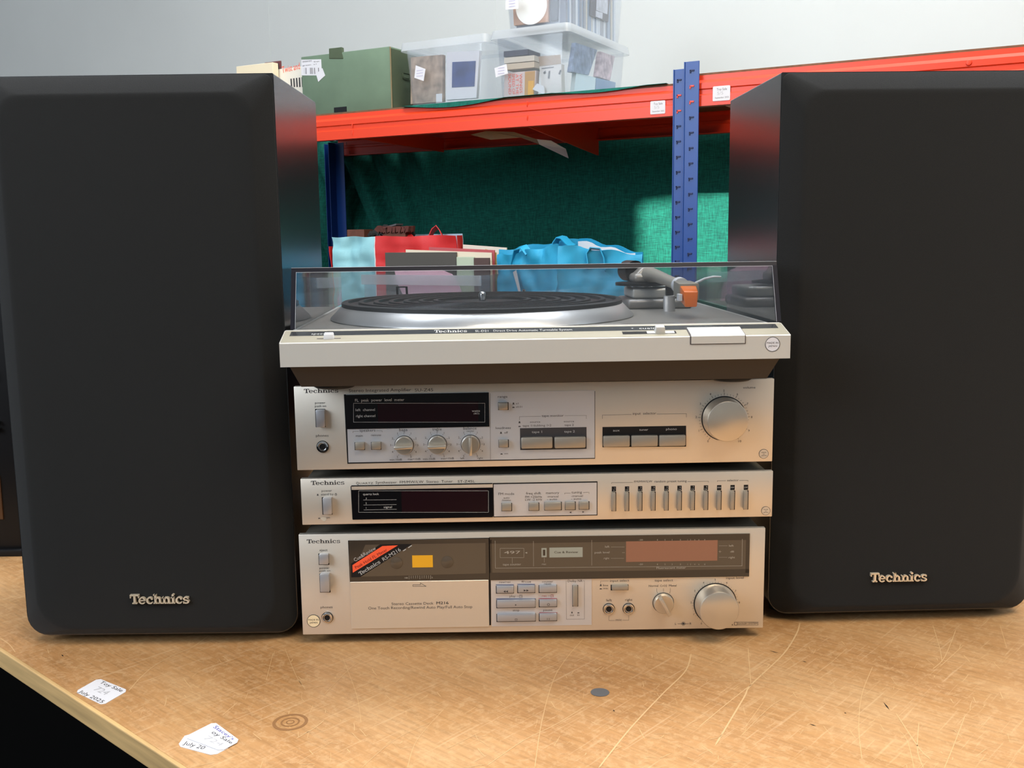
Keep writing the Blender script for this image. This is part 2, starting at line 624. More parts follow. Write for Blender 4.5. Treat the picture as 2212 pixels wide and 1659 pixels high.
class Print:
    """flat marks on the upright face y=const of a thing; coordinates are read off a measured view K=(ox,oy,scale)"""
    def __init__(s, F, K, y=0.0, lift=.00012):
        s.F, s.K, s.y, s.lift = F, K, y, lift
        s.bm = bmesh.new()

    def at(s, cx, cy):
        p = s.F.hit(s.K[0]+cx/s.K[2], s.K[1]+cy/s.K[2], 'y', s.y)
        return p.x, p.z

    def put(s, vs, fs):
        vv = [s.bm.verts.new((x, s.y-s.lift, z)) for x, z in vs]
        for f in fs:
            try:
                s.bm.faces.new([vv[i] for i in f])
            except ValueError:
                pass
        return s

    def shape(s, glyph, x0, x1, yb, h, cap=.73, ang=0.0):
        """glyph outline between x0 and x1 on baseline yb, capital height h"""
        vs, fs = glyph
        a, b = min(v[0] for v in vs), max(v[0] for v in vs)
        X0, Z0 = s.at(x0, yb)
        X1, _ = s.at(x1, yb)
        _, Z1 = s.at(x0, yb-h)
        k = (Z1-Z0)/cap
        w = (X1-X0)/(b-a)
        return s.put([(X0+(x-a)*w, Z0+y*k) for x, y in vs], fs)

    def t(s, txt, x0, x1, yb, h):
        if len(txt) == 1:                     # a lone character keeps its own proportions
            vs = text_mesh(txt)[0]
            w = (max(v[0] for v in vs)-min(v[0] for v in vs))*h/.73
            x0, x1 = (x0+x1-w)/2, (x0+x1+w)/2
        return s.shape(text_mesh(txt), x0, x1, yb, h)

    def logo(s, x0, x1, yb, h):
        return s.shape(LOGO, x0, x1, yb, h, 1.0)

    def line(s, pts, w=3.0):
        """polyline, width in view units"""
        P = [s.at(*p) for p in pts]
        W = abs(s.at(w, 0)[0]-s.at(0, 0)[0])/2
        for (x0, z0), (x1, z1) in zip(P, P[1:]):
            d = V((x1-x0, z1-z0)).normalized()*W
            s.put([(x0-d.y-d.x, z0+d.x-d.y), (x0+d.y-d.x, z0-d.x-d.y), (x1+d.y+d.x, z1-d.x+d.y), (x1-d.y+d.x, z1+d.x+d.y)], [(0, 1, 2, 3)])
        return s

    def poly(s, pts):
        return s.put([s.at(*p) for p in pts], [tuple(range(len(pts)))])

    def rect(s, x0, y0, x1, y1):
        a, c = s.at(x0, y0), s.at(x1, y1)
        return s.put([(a[0], a[1]), (c[0], a[1]), (c[0], c[1]), (a[0], c[1])], [(0, 1, 2, 3)])

    def frame(s, x0, y0, x1, y1, w=3.0):
        return s.line([(x0, y0), (x1, y0), (x1, y1), (x0, y1), (x0, y0)], w)

    def ring(s, cx, cy, r, w, k=40, a0=0, a1=360):
        X, Z = s.at(cx, cy)
        R = s.at(cx+r, cy)[0]-X
        Wd = R*w/r
        vs, fs = [], []
        for i in range(k+1):
            a = rad(a0+(a1-a0)*i/k)
            vs += [(X+R*cos(a), Z+R*sin(a)), (X+(R-Wd)*cos(a), Z+(R-Wd)*sin(a))]
        for i in range(k):
            fs.append((2*i, 2*i+1, 2*i+3, 2*i+2))
        return s.put(vs, fs)

    def disc(s, cx, cy, r, k=32):
        X, Z = s.at(cx, cy)
        R = s.at(cx+r, cy)[0]-X
        return s.put([(X+R*cos(2*pi*i/k), Z+R*sin(2*pi*i/k)) for i in range(k)], [tuple(range(k))])

    def ticks(s, cx, cy, r0, r1, angs, w=2.5):
        """radial ticks, angles clockwise from the top"""
        X, Z = s.at(cx, cy)
        u = (s.at(cx+100, cy)[0]-X)/100
        for a in angs:
            a = rad(a)
            d = V((sin(a), cos(a)))
            q = V((d.y, -d.x))*w*u/2
            p0, p1 = V((X, Z))+d*r0*u, V((X, Z))+d*r1*u
            s.put([tuple(p0-q), tuple(p0+q), tuple(p1+q), tuple(p1-q)], [(0, 1, 2, 3)])
        return s

    def digits(s, cx, cy, r, items, h):
        for txt, a in items:
            x, y = cx+r*sin(rad(a)), cy-r*cos(rad(a))
            w = h*.62*len(txt)
            s.t(txt, x-w/2, x+w/2, y+h/2, h)
        return s

    def view(s, K):
        s.K = K
        return s

    def done(s, name, m, parent, label=None):
        o = O(name, s.bm, m, parent, label=label)
        if any(k in name for k in ('letter', 'symbols', 'numbers', 'gaps', 'print', 'scale', 'lines')):
            o['kind'] = 'stuff'              # lettering and hairlines, too small to pick apart
        return o


def pushed_icons(p, x, y, h, both=True):
    """the little 'button out / button in' marks"""
    p.poly([(x-h*.6, y), (x+h*.6, y), (x+h*.6, y-h*.25), (x+h*.35, y-h*.25), (x+h*.35, y-h), (x-h*.35, y-h), (x-h*.35, y-h*.25), (x-h*.6, y-h*.25)])


def in_icon(p, x, y, h):
    p.poly([(x-h*.6, y), (x+h*.6, y), (x+h*.6, y-h*.2), (x+h*.3, y-h*.5), (x-h*.3, y-h*.5), (x-h*.6, y-h*.2)])


def button(F, K, x0, y0, x1, y1, parent, m, p=.004, bev=.0005, name='button', base=0.0, label=None):
    """push button: its front face fills the measured rectangle"""
    a = F.hit(K[0]+x0/K[2], K[1]+y0/K[2], 'y', base-p)
    c = F.hit(K[0]+x1/K[2], K[1]+y1/K[2], 'y', base-p)
    return O(name, box(B(), a.x, c.x, base-p, base+.0005, c.z, a.z, bev, 2), m, parent, 40, label)


def plate(F, K, x0, y0, x1, y1, parent, m, name, th=.0006, base=0.0, bev=0.0, label=None):
    a = F.hit(K[0]+x0/K[2], K[1]+y0/K[2], 'y', base-th)
    K2 = K
    c = F.hit(K2[0]+x1/K2[2], K2[1]+y1/K2[2], 'y', base-th)
    return O(name, box(B(), a.x, c.x, base-th, base+.0003, c.z, a.z, bev, 1), m, parent, label=label)


YAX = Matrix.Rotation(rad(90), 4, 'X')       # turns a lathe about z into one pointing to the front (-y)


def knob(F, K, cx, cy, r, parent, m, name, h=.016, taper=.94, base=0.0, bar=None, label=None):
    """turned knob on the front face; bar = angle of a grip ridge (clockwise from the top)"""
    c = F.hit(K[0]+cx/K[2], K[1]+cy/K[2], 'y', base)
    e = F.hit(K[0]+(cx+r)/K[2], K[1]+cy/K[2], 'y', base)
    R = e.x-c.x
    M = Matrix.Translation((c.x, base, c.z)) @ YAX
    bm = B()
    if bar is None:
        lathe(bm, [(R, 0), (R, .0015), (R*.985, .002), (R*(taper+.015), h-.0015), (R*(taper-.01), h-.0004), (R*(taper-.05), h), (0, h)], 64, M)
    else:
        lathe(bm, [(R, 0), (R*.97, .004), (R*.90, .0052), (0, .0052)], 48, M)
    o = O(name, bm, m, parent, 30, label)
    O('knob_shade', lathe(B(), [(R*1.045, .0003), (0, .0003)], 48, M), MT['black'], o)  # flat black disc stands in for the shade round the knob
    if bar is not None:
        b2 = box(B(), -R*.17, R*.17, -R*.98, R*.98, .003, h, .0008, 2, M @ Matrix.Rotation(rad(-bar), 4, 'Z'))
        O('grip', b2, m, o, 30)
    return o, (c.x, c.z, R)


def socket(F, K, cx, cy, r, parent, base=0.0):
    c = F.hit(K[0]+cx/K[2], K[1]+cy/K[2], 'y', base)
    e = F.hit(K[0]+(cx+r)/K[2], K[1]+cy/K[2], 'y', base)
    R = e.x-c.x
    M = Matrix.Translation((c.x, base, c.z)) @ YAX
    o = O('headphone_socket', lathe(B(), [(R, 0), (R*.96, .0016), (R*.74, .0018), (R*.60, .0006), (R*.52, .0006)], 36, M), MT['chrome'], parent, 30)
    O('socket_hole', lathe(B(), [(R*.60, .00045), (0, .00045)], 32, M), MT['black'], o)
    O('socket_surround', lathe(B(), [(R*1.06, .0003), (0, .0003)], 36, M), MT['black'], o)
    return o


def made_in(F, K, cx, cy, r, root, y, fill=None, two=True):
    """round 'made in' sticker"""
    q = Print(F, K, y, .0002)
    st = O('round_sticker', q.disc(cx, cy, r).bm, fill or MT['silver'], root, label='small round origin sticker')
    q = Print(F, K, y, .0003)
    q.ring(cx, cy, r, r*.07)
    if two:
        q.t('MADE IN', cx-r*.78, cx+r*.78, cy-r*.05, r*.26).t('JAPAN', cx-r*.6, cx+r*.6, cy+r*.38, r*.26)
    else:
        q.t('MADE', cx-r*.5, cx+r*.5, cy-r*.18, r*.27).t('IN', cx-r*.18, cx+r*.18, cy+r*.16, r*.22).t('JAPAN', cx-r*.58, cx+r*.58, cy+r*.5, r*.27)
    q.done('sticker_print', MT['ink'], st)

# ------------------------------------------------------------------ the place: walls, floor
RYAW = rad(-28.5)
RP = V((.3539, 1.1063, 0))
RF = Frame(RP, RYAW)                          # frame of the shelving: x along it, y into it


def rack_pt(s, o, z):
    return RP + Matrix.Rotation(RYAW, 3, 'Z') @ V((s, o, z))


def structure(name, bm, m, yaw=None):
    o = O(name, bm, m)
    o['kind'] = 'structure'
    if yaw is not None:
        o.location = RP
        o.rotation_euler = (0, 0, RYAW)
    return o


FLOOR = -.745
structure('floor', box(B(), -9, 8, -8, 8, FLOOR-.05, FLOOR), MT['floor'])
wb = structure('wall_back', box(B(), -8, 6, .85, 1.0, FLOOR, 3.6), MT['wall'], 1)
for k, s in enumerate((-1.779, -.89)):         # upright joints of the wall boards
    structure('trim_%d' % (k+1), box(B(), s-.005, s+.005, .849, .852, FLOOR, 3.6), MT['wall'], 1)
# unseen wall added to block the sun; its opening shapes the cloth's sunlit patch
wf = B()
y0, y1 = -5.15, -5.0
AX0, AX1, AZ0, AZ1 = 2.107, 2.338, 1.95, 2.19
box(wf, -8, AX0, y0, y1, FLOOR, 5.2)
box(wf, AX1, 7, y0, y1, FLOOR, 5.2)
box(wf, AX0, AX1, y0, y1, FLOOR, AZ0)
box(wf, AX0, AX1, y0, y1, AZ1, 5.2)
structure('sun_mask_wall', wf, MT['wall'])

# ------------------------------------------------------------------ table
TYAW = math.atan2(-.674, .739)
TO = V((-.4752, -.0029, 0))                   # a point of the front edge, table surface is z = 0
tb, TF = thing('trestle_table', 'worn varnished wooden table with pale scratches under the stereo', 'table', TO, TYAW)
TH = .018
bm = box(B(), -.60, 1.75, .0036, 1.10, -TH, 0)
top = O('table_top', bm, MT['table'], tb)
O('edge_strip', box(B(), -.60, 1.75, 0, .0040, -TH, .00005, .0010, 2), MT['table_edge'], tb, label='pale worn front edge of the board')
for x in (-.45, 1.6):
    for y in (.12, .98):
        O('leg', tube(B(), [(x, y, -TH), (x, y, FLOOR)], .014), MT['black'], tb, 40)
# scratches: long ones read off the board, short ones at random
sb = B()


def scratch(pts, w, z=.00018):
    P = [TF.hit(x, y, 'z', z) for x, y in pts]
    L = []
    for i, p in enumerate(P):
        t = (P[min(i+1, len(P)-1)]-P[max(i-1, 0)])
        t.z = 0
        t.normalize()
        q = V((-t.y, t.x, 0))*w*.5*(.25 if i in (0, len(P)-1) else 1)
        L.append((sb.verts.new(p-q), sb.verts.new(p+q)))
    for a, b in zip(L, L[1:]):
        sb.faces.new((a[0], a[1], b[1], b[0]))


def curve(p, n=10):
    out = []
    for i in range(len(p)-1):
        p0, p1, p2, p3 = (V(p[max(0, i-1)]), V(p[i]), V(p[i+1]), V(p[min(len(p)-1, i+2)]))
        for k in range(n):
            t = k/n
            out.append(.5*((2*p1)+(p2-p0)*t+(2*p0-5*p1+4*p2-p3)*t*t+(3*p1-p0-3*p2+p3)*t*t*t))
    return out+[V(p[-1])]


for pts, w in (([(278, 1492), (305, 1462), (335, 1437), (375, 1415), (415, 1398), (452, 1372)], .0012),
               ([(1293, 1659), (1360, 1575), (1430, 1500), (1480, 1450), (1493, 1412)], .0020),
               ([(1545, 1610), (1605, 1510), (1622, 1480), (1690, 1415), (1720, 1370), (1728, 1345)], .0022),
               ([(1510, 1570), (1570, 1520), (1624, 1478)], .0012), ([(1622, 1478), (1616, 1400)], .0012),
               ([(1470, 1467), (1620, 1472), (1720, 1480)], .0008), ([(1155, 1659), (1170, 1560), (1195, 1470), (1225, 1420), (1260, 1380)], .0008),
               ([(1050, 1655), (1130, 1600), (1200, 1565), (1265, 1525)], .0010), ([(1700, 1345), (1800, 1368), (1870, 1395)], .0008),
               ([(2015, 1350), (2030, 1400), (2035, 1430)], .0010), ([(2065, 1360), (2040, 1420), (2015, 1445)], .0010), ([(2080, 1395), (2030, 1440)], .0009),
               ([(1862, 1640), (1855, 1570), (1862, 1500), (1885, 1440)], .0008), ([(1935, 1540), (1985, 1615), (2010, 1640)], .0013), ([(1985, 1560), (1982, 1620), (1995, 1659)], .0010),
               ([(2085, 1545), (2060, 1610), (2040, 1659)], .0009), ([(0, 1378), (20, 1392), (33, 1409)], .0012), ([(45, 1405), (100, 1385)], .0009),
               ([(150, 1440), (200, 1447), (270, 1454)], .0010), ([(130, 1413), (180, 1397)], .0008), ([(480, 1545), (512, 1518)], .0009), ([(400, 1520), (450, 1498)], .0006),
               ([(640, 1595), (680, 1572), (700, 1556)], .0012), ([(575, 1470), (590, 1410)], .0006), ([(640, 1650), (720, 1600)], .0006), ([(615, 1400), (640, 1460), (660, 1490)], .0006),
               ([(780, 1659), (850, 1600), (930, 1560)], .0007), ([(700, 1500), (760, 1440), (800, 1415)], .0006), ([(880, 1659), (900, 1600), (960, 1530)], .0006), ([(960, 1620), (1040, 1580)], .0008),
               ([(740, 1420), (770, 1500), (780, 1560)], .0005), ([(1600, 1590), (1660, 1530), (1690, 1510)], .0007), ([(1610, 1570), (1650, 1515)], .0006), ([(1700, 1480), (1770, 1450), (1830, 1400)], .0006),
               ([(2160, 1350), (2175, 1400)], .0007), ([(2080, 1370), (2130, 1375)], .0006), ([(1975, 1660), (1960, 1600), (1940, 1575)], .0007)):
    scratch(curve(pts), w*.58)
random.seed(5)
for k in range(420):
    x, y = random.uniform(60, 2190), random.uniform(1385, 1655)
    a = random.choice((-.7, -.5, -1.2, .25, 1.3, .9))+random.gauss(0, .25)
    L = random.uniform(8, 46)*(.55+.45*(y-1300)/350)
    c = random.uniform(-.25, .25)*L
    if x < 1.55*(y-1405)*1.0+14+L*.6 or (y < 1400 and x < 1700):
        continue
    dx, dy = cos(a)*L*.5, sin(a)*L*.5*.55
    scratch(curve([(x-dx, y-dy), (x-dy*.1, y+c*.2), (x+dx, y+dy)], 4), random.choice((.0002, .0003, .0004, .0005)))
so = O('scratch_marks', sb, MT['scratch'], tb, label='pale curved scratches in the varnish')
so['kind'] = 'stuff'
ring = B()
c = TF.hit(627, 1560, 'z', 0)
M = Matrix.Translation((c.x, c.y, .0002))
for r0, r1 in ((.0138, .0112), (.0075, .0060), (.0034, .0024)):
    lathe(ring, [(r0, 0), (r1, 0)], 40, M)
O('ring_stain', ring, MT['ring_stain'], tb, label='brown concentric ring mark')
c = TF.hit(1296, 1496, 'z', 0)
O('screw_plug', lathe(B(), [(.0078, .0003), (0, .0003)], 28, Matrix.Translation((c.x, c.y, 0))), MT['plug'], tb, label='round grey plug in the board')
bm = B()
for x, y, a, L in ((1672, 1408, .25, 22), (1738, 1429, .25, 12), (1326, 1535, 1.0, 5), (135, 1416, .8, 6), (1756, 1566, .3, 16), (1915, 1525, .9, 22), (1826, 1540, .5, 5)):
    p, q = TF.hit(x-cos(a)*L/2, y-sin(a)*L/2, 'z', .0002), TF.hit(x+cos(a)*L/2, y+sin(a)*L/2, 'z', .0002)
    n = V((-(q-p).y, (q-p).x, 0)).normalized()*.0006
    bm.faces.new([bm.verts.new(v) for v in (p, (p+q)/2+n, q, (p+q)/2-n)])
O('dark_nicks', bm, MT['black'], tb)['kind'] = 'stuff'

# ------------------------------------------------------------------ loudspeakers


def speaker(loc, yaw, label, lx, wd):
    W, H, D = wd, .5189, .188
    root, F = thing('loudspeaker', label, 'speaker', loc, yaw)
    z0 = .007
    O('cabinet', prism(B(), rrect(0, W, z0, H, [.020, .020, .0015, .0015], 6), 'y', .0005, D), MT['vinyl'], root, 30, 'black vinyl cabinet with a soft sheen')
    # cloth grille: flat front with a wide bevel round it, rounded lower corners
    bm = B()
    rings = []
    for y, ins, r in ((0.0, .0008, .008), (-.0006, .0010, .008), (-.0135, .0165, .020), (-.0143, .0185, .022), (-.0146, .022, .022)):
        rings.append([bm.verts.new((x, y, z)) for x, z in rrect(ins, W-ins, z0+ins*.6+.001, H-ins, [r+.010, r+.010, r, r], 7)])
    n = len(rings[0])
    for a, b in zip(rings, rings[1:]):
        for i in range(n):
            bm.faces.new((a[i], a[(i+1) % n], b[(i+1) % n], b[i]))
    bm.faces.new(rings[-1])
    bm.faces.new(rings[0])
    O('grille', bm, MT['grille'], root, 22, 'black cloth grille with bevelled border')
    # raised maker's badge
    bm = B()
    vs, fs = LOGO
    a, b = min(v[0] for v in vs), max(v[0] for v in vs)
    k = .0545/(b-a)
    for f in fs:
        lo = [bm.verts.new((lx+vs[i][0]*k, -.0176, .0435+vs[i][1]*.0088)) for i in f]
        hi = [bm.verts.new((lx+vs[i][0]*k, -.0140, .0435+vs[i][1]*.0088)) for i in f]
        bm.faces.new(lo)
        for i in range(len(f)):
            bm.faces.new((lo[i], lo[(i+1) % len(f)], hi[(i+1) % len(f)], hi[i]))
    O('badge', bm, MT['badge'], root, label='raised cream maker name')
    for x in (.022, W-.022):
        for y in (.035, D-.025):
            O('foot', lathe(B(), [(.010, 0), (.011, z0+.001), (0, z0+.001)], 20, Matrix.Translation((x, y, 0))), MT['rubber'], root, 40)
    return root


SLY, SRY = rad(-.5), rad(1.26)
speaker((-.2001-.256*cos(SLY), .0121-.256*sin(SLY), 0), SLY, 'tall black loudspeaker beside the table corner and white price labels', .1055, .256)
speaker((.2516, .0411, 0), SRY, 'tall black loudspeaker beside the volume knobs, under the long red beam', .0935, .257)

# ------------------------------------------------------------------ hi-fi units


def unit(name, label, xl, yl, zbase, yaw, H, feet, depth):
    root, F = thing(name, label, 'stereo', (xl, yl, zbase), yaw)
    z0 = feet
    O('faceplate', box(B(), 0, .43, 0, .006, z0, z0+H, .0005, 2), MT['silver'], root, 30, 'champagne silver front panel')
    O('case', box(B(), .0045, .4255, .0062, depth, z0+.001, z0+H-.0004, .0015, 2), MT['steel_case'], root, 30, 'dark grey metal case')
    for x in (.055, .375):
        for y in (.045, depth-.04):
            O('foot', lathe(B(), [(.0155, 0), (.017, .002), (.018, z0+.0008), (0, z0+.0008)], 24, Matrix.Translation((x, y, 0))), MT['rubber'], root, 40)
    return root, F


K6, K7, K8 = (620, 810, 4.909), (1040, 810, 6.9125), (1270, 810, 5.267)
K9, K10 = (630, 1000, 5.027), (1050, 1000, 3.456)
K11, K12, K13 = (630, 1130, 5.027), (1050, 1130, 6.145), (1270, 1130, 5.53)
K4, K5 = (600, 480, 3.95), (1150, 500, 3.881)


def conv(x, y, Ka, Kb):
    return ((Ka[0]+x/Ka[2]-Kb[0])*Kb[2], (Ka[1]+y/Ka[2]-Kb[1])*Kb[2])


# ---- cassette deck
dk, F = unit('cassette_deck', 'silver cassette deck at the bottom of the stack with smoked tape window', -.1935, -.0005, 0, rad(.0511), .0965, .010, .235)
ink, white, grey = Print(F, K11), Print(F, K11), Print(F, K12)
ink.logo(165, 527, 220, 43)
ink.t('eject', 303, 390, 305, 26).t('power', 302, 412, 497, 22).t('push on', 300, 422, 528, 22).t('phones', 315, 445, 925, 26)
gap = Print(F, K11, 0, .0001)
gap.rect(290, 330, 410, 452).rect(300, 548, 423, 752)
button(F, K11, 295, 345, 398, 450, dk, MT['btn_blue'], .005)
button(F, K11, 303, 560, 410, 750, dk, MT['btn_blue'], .006)

socket(F, K11, 387, 1025, 60, dk)
made_in(F, K11, 238, 1062, 72, dk, 0, mat('cream_sticker', (.80, .66, .42), .5))
# cassette door: dark window above, silver flap below, in a dark slot
gap.poly([(612, 188), (2165, 158), (2165, 1108), (655, 1142)])
plate(F, K11, 632, 640, 2147, 1128, dk, MT['silver'], 'cassette_door', .0016, bev=.0004, label='silver cassette door')
win = plate(F, K11, 618, 190, 2146, 622, dk, MT['brown_dark'], 'tape_window', .0012, label='smoked dark tape window')
q = Print(F, K11, -.0012, .0001)
q.poly([(800, 235), (2105, 215), (2108, 545), (640, 585), (660, 560)])
q.done('window_pane', MT['brown_glass'], win)
q = Print(F, K11, -.0012, .0002)
q.poly([(645, 440), (960, 232), (1310, 226), (745, 585), (645, 588)])
lb = q.done('model_label', MT['black'], win, 'diagonal black and red model label')
q = Print(F, K11, -.0012, .0003)
q.poly([(660, 455), (985, 248), (1155, 240), (665, 537)])
q.done('red_band', MT['red_label'], lb)


def slanted(q, txt, p0, p1, h, glyph=None, cap=.73):
    """lettering along a slanted baseline from p0 to p1"""
    vs, fs = glyph or text_mesh(txt)
    a, b = min(v[0] for v in vs), max(v[0] for v in vs)
    A, C = V(q.at(*p0)), V(q.at(*p1))
    d = (C-A)/(b-a)
    n = V((-d.y, d.x)).normalized()*abs(q.at(h, 0)[0]-q.at(0, 0)[0])/cap
    q.put([tuple(A+d*(x-a)+n*y) for x, y in vs], fs)


q = Print(F, K11, -.0012, .0004)
slanted(q, 'Cue&Review', (690, 418), (920, 283), 42)
slanted(q, '', (745, 568), (968, 432), 42, LOGO, 1.0)
slanted(q, 'RS-M216', (1000, 412), (1190, 298), 44)
q.line([(1215, 298), (1238, 284)], 9).line([(1270, 264), (1302, 243)], 9)
q.done('label_lettering', MT['ink_white'], lb)
q = Print(F, K11, -.0012, .0004)
slanted(q, 'Peak Hold FL Meter', (700, 497), (1042, 298), 36)
q.done('label_red_lettering', MT['darkred_ink'], lb)
q = Print(F, K11, -.0012, .0003)
q.rect(1308, 350, 1535, 478)
q.done('yellow_patch', MT['yellow'], win, 'yellow backing seen through the window')
c = F.hit(K11[0]+1690/5.027, K11[1]+415/5.027, 'y', 0)
c2 = F.hit(K11[0]+1140/5.027, K11[1]+425/5.027, 'y', 0)
for cc in (c, c2):
    O('spindle', lathe(B(), [(.0055, .0003), (.0055, .0006), (.0035, .0010), (.002, .0014), (0, .0014)], 20, Matrix.Translation((cc.x, -.0011, cc.z)) @ YAX), MT['brown_glass'], win, 40)
q = Print(F, K11, -.0012, .0003)
for k in range(11):
    q.line([(1275+k*23.5, 598 if k % 5 else 606), (1275+k*23.5, 572-k*.5)], 3)
q.t('100', 1228, 1262, 602, 18).t('0', 1520, 1532, 598, 18)
q.done('tape_scale', MT['ink_grey'], win)
q = Print(F, K11, -.0016, .0001)
q.line([(1317, 687), (1317, 670), (1398, 670), (1398, 650), (1460, 686), (1317, 687)], 4.5)
q.t('Stereo Cassette Deck', 1085, 1540, 890, 29).t('M216', 1572, 1703, 882, 31).t('M216', 1574, 1705, 882, 31)
q.t('One Touch Recording/Rewind Auto Play/Full Auto Stop', 832, 1963, 938, 31)
q.done('door_lettering', MT['ink'], dk)
# meter window
a = conv(1925, 140, K13, K12)
b = conv(1915, 607, K13, K12)
mw = plate(F, K12, 50, 190, a[0], 708, dk, MT['brown_glass'], 'meter_window', .0012, label='long smoked meter window')
gap.view(K12).poly([(42, 185), (a[0]+6, a[1]-4), (b[0]+6, b[1]+6), (46, 722)])
fr = Print(F, K12, -.0012, .0001)
fr.rect(50, 190, a[0], 222).rect(50, 660, a[0], 708).rect(50, 222, 80, 660).rect(a[0]-40, 222, a[0], 660)
fr.done('window_border', MT['brown_dark'], mw)
w = Print(F, K12, -.0012, .0002)
r1 = conv(1845, 180, K13, K12)
r2 = conv(1840, 507, K13, K12)
w.line([(120, 235), (124, 597), (r2[0], r2[1]+4)], 4).line([(r2[0], r2[1]+4), (r1[0], r1[1]+12)], 4).line([(628, 240), (630, 572)], 3.5).line([(1402, 226), (1402, 560)], 3.5)
w.frame(187, 335, 502, 458, 3.5).line([(347, 458), (347, 530)], 3).t('tape counter', 222, 465, 562, 30).poly([(515, 393), (545, 382), (545, 404)])
w.line([(772, 458), (772, 520)], 3).t('rec', 742, 797, 555, 26)
w.t('497', 240, 455, 408, 40)
w.view(K13)
w.t('left', 205, 257, 293, 26).line([(275, 285), (437, 285)], 2.5).t('peak level', 80, 257, 362, 26).line([(408, 352), (440, 352)], 3).t('right', 190, 255, 430, 24).line([(275, 420), (430, 420)], 2.5)
w.line([(1565, 270), (1665, 270)], 2.5).t('left', 1685, 1740, 280, 24).line([(1563, 340), (1592, 340)], 3).line([(1577, 326), (1577, 354)], 3).t('dB', 1700, 1745, 350, 22).line([(1565, 408), (1665, 408)], 2.5).t('right', 1680, 1755, 420, 24)
for yb in (208, 500):
    for s_, x in (('-20', 632), ('8', 830), ('5', 920), ('3', 1005), ('0', 1105), ('1', 1190), ('2', 1225), ('4', 1275), ('6', 1325), ('8', 1395)):
        w.t(s_, x-8*len(s_), x+8*len(s_), yb, 18)
w.t('Fluorescent meter', 820, 1170, 548, 28)
w.done('meter_lettering', MT['ink_grey'], mw)
q = Print(F, K12, -.0012, .0002)
q.rect(840, 325, 1282, 450).rect(735, 330, 805, 452)
cp = q.done('cue_review_plate', mat('pale_grey_plate', (.30, .31, .26), .4), mw)
q = Print(F, K12, -.0012, .0003)
q.t('Cue & Review', 905, 1220, 400, 30).rect(754, 352, 786, 430)
q.done('plate_lettering', MT['brown_dark'], cp)
q = Print(F, K13, -.0012, .0002)
q.rect(455, 218, 1545, 448)
q.done('meter_display', MT['meter_red'], mw, 'pale red fluorescent meter')
# transport keys
sp = plate(F, K12, 62, 732, 1402, 1352, dk, MT['silver_cool'], 'key_panel', .0004, label='paler key panel')
ink2 = Print(F, K12, -.0004)
blu, red = Print(F, K12, -.0004), Print(F, K12, -.0004)
keys = ((133, 838, 368, 930), (417, 832, 650, 925), (700, 828, 938, 922), (137, 1024, 655, 1120), (702, 1018, 940, 1112), (140, 1210, 657, 1303), (703, 1203, 940, 1297))
for k in keys:
    ink2.rect(k[0]-4, k[1]-6, k[2]+3, k[3]+2)
    button(F, K12, k[0]+6, k[1]+4, k[2], k[3], dk, MT['btn_blue'], .0034, .0008, 'transport_key', -.0004)
q = Print(F, K12, -.0038, .0001)
for x in (228, 260):
    q.poly([(x, 908), (x+30, 893), (x+30, 922)])
for x in (500, 535):
    q.poly([(x, 880), (x, 908), (x+33, 894)])
q.poly([(385, 1075), (385, 1097), (407, 1086)]).ring(828, 1082, 18, 5, 20).line([(386, 1270), (412, 1270), (412, 1290), (386, 1290), (386, 1270)], 4).line([(812, 1262), (812, 1284)], 5).line([(838, 1262), (838, 1284)], 5)
q.done('key_symbols', MT['ink'], dk)
ink2.t('rew/rev', 175, 325, 795, 28).t('ff/cue', 470, 597, 790, 28).t('counter', 742, 890, 788, 26).t('reset', 770, 865, 815, 24)
ink2.t('play', 312, 392, 982, 30).line([(402, 970), (432, 970)], 3).frame(443, 954, 478, 988, 4).line([(460, 956), (460, 972), (474, 972)], 3)
ink2.t('stop', 355, 442, 1170, 30).t('Dolby NR', 1085, 1280, 783, 32).line([(1075, 768), (1062, 768), (1066, 1275), (1305, 1272), (1305, 765), (1288, 765)], 2.5)
ink2.t('out', 1112, 1168, 1232, 26).t('in', 1210, 1240, 1230, 26)
pushed_icons(ink2, 1140, 1196, 20)
in_icon(ink2, 1225, 1196, 24)
ink2.rect(1144, 822, 1222, 1106)
button(F, K12, 1152, 836, 1216, 1110, dk, MT['btn'], .004, .0008, 'noise_reduction_switch', -.0004)
blu.line([(133, 819), (365, 819)], 8).line([(417, 812), (645, 812)], 8).line([(137, 1006), (655, 1006)], 10).line([(145, 1028), (650, 1028)], 6)
red.line([(700, 1000), (938, 1000)], 8).line([(708, 1187), (943, 1187)], 8).t('rec', 742, 806, 978, 28).line([(822, 966), (850, 966)], 3).frame(860, 950, 893, 980, 4).line([(876, 952), (876, 967), (889, 967)], 3)
ink2.t('pause', 760, 880, 1166, 28)
ink2.done('key_lettering', MT['ink'], dk)
blu.done('blue_key_lines', MT['ink_blue'], dk)
red.done('red_key_lines', MT['ink_red'], dk)
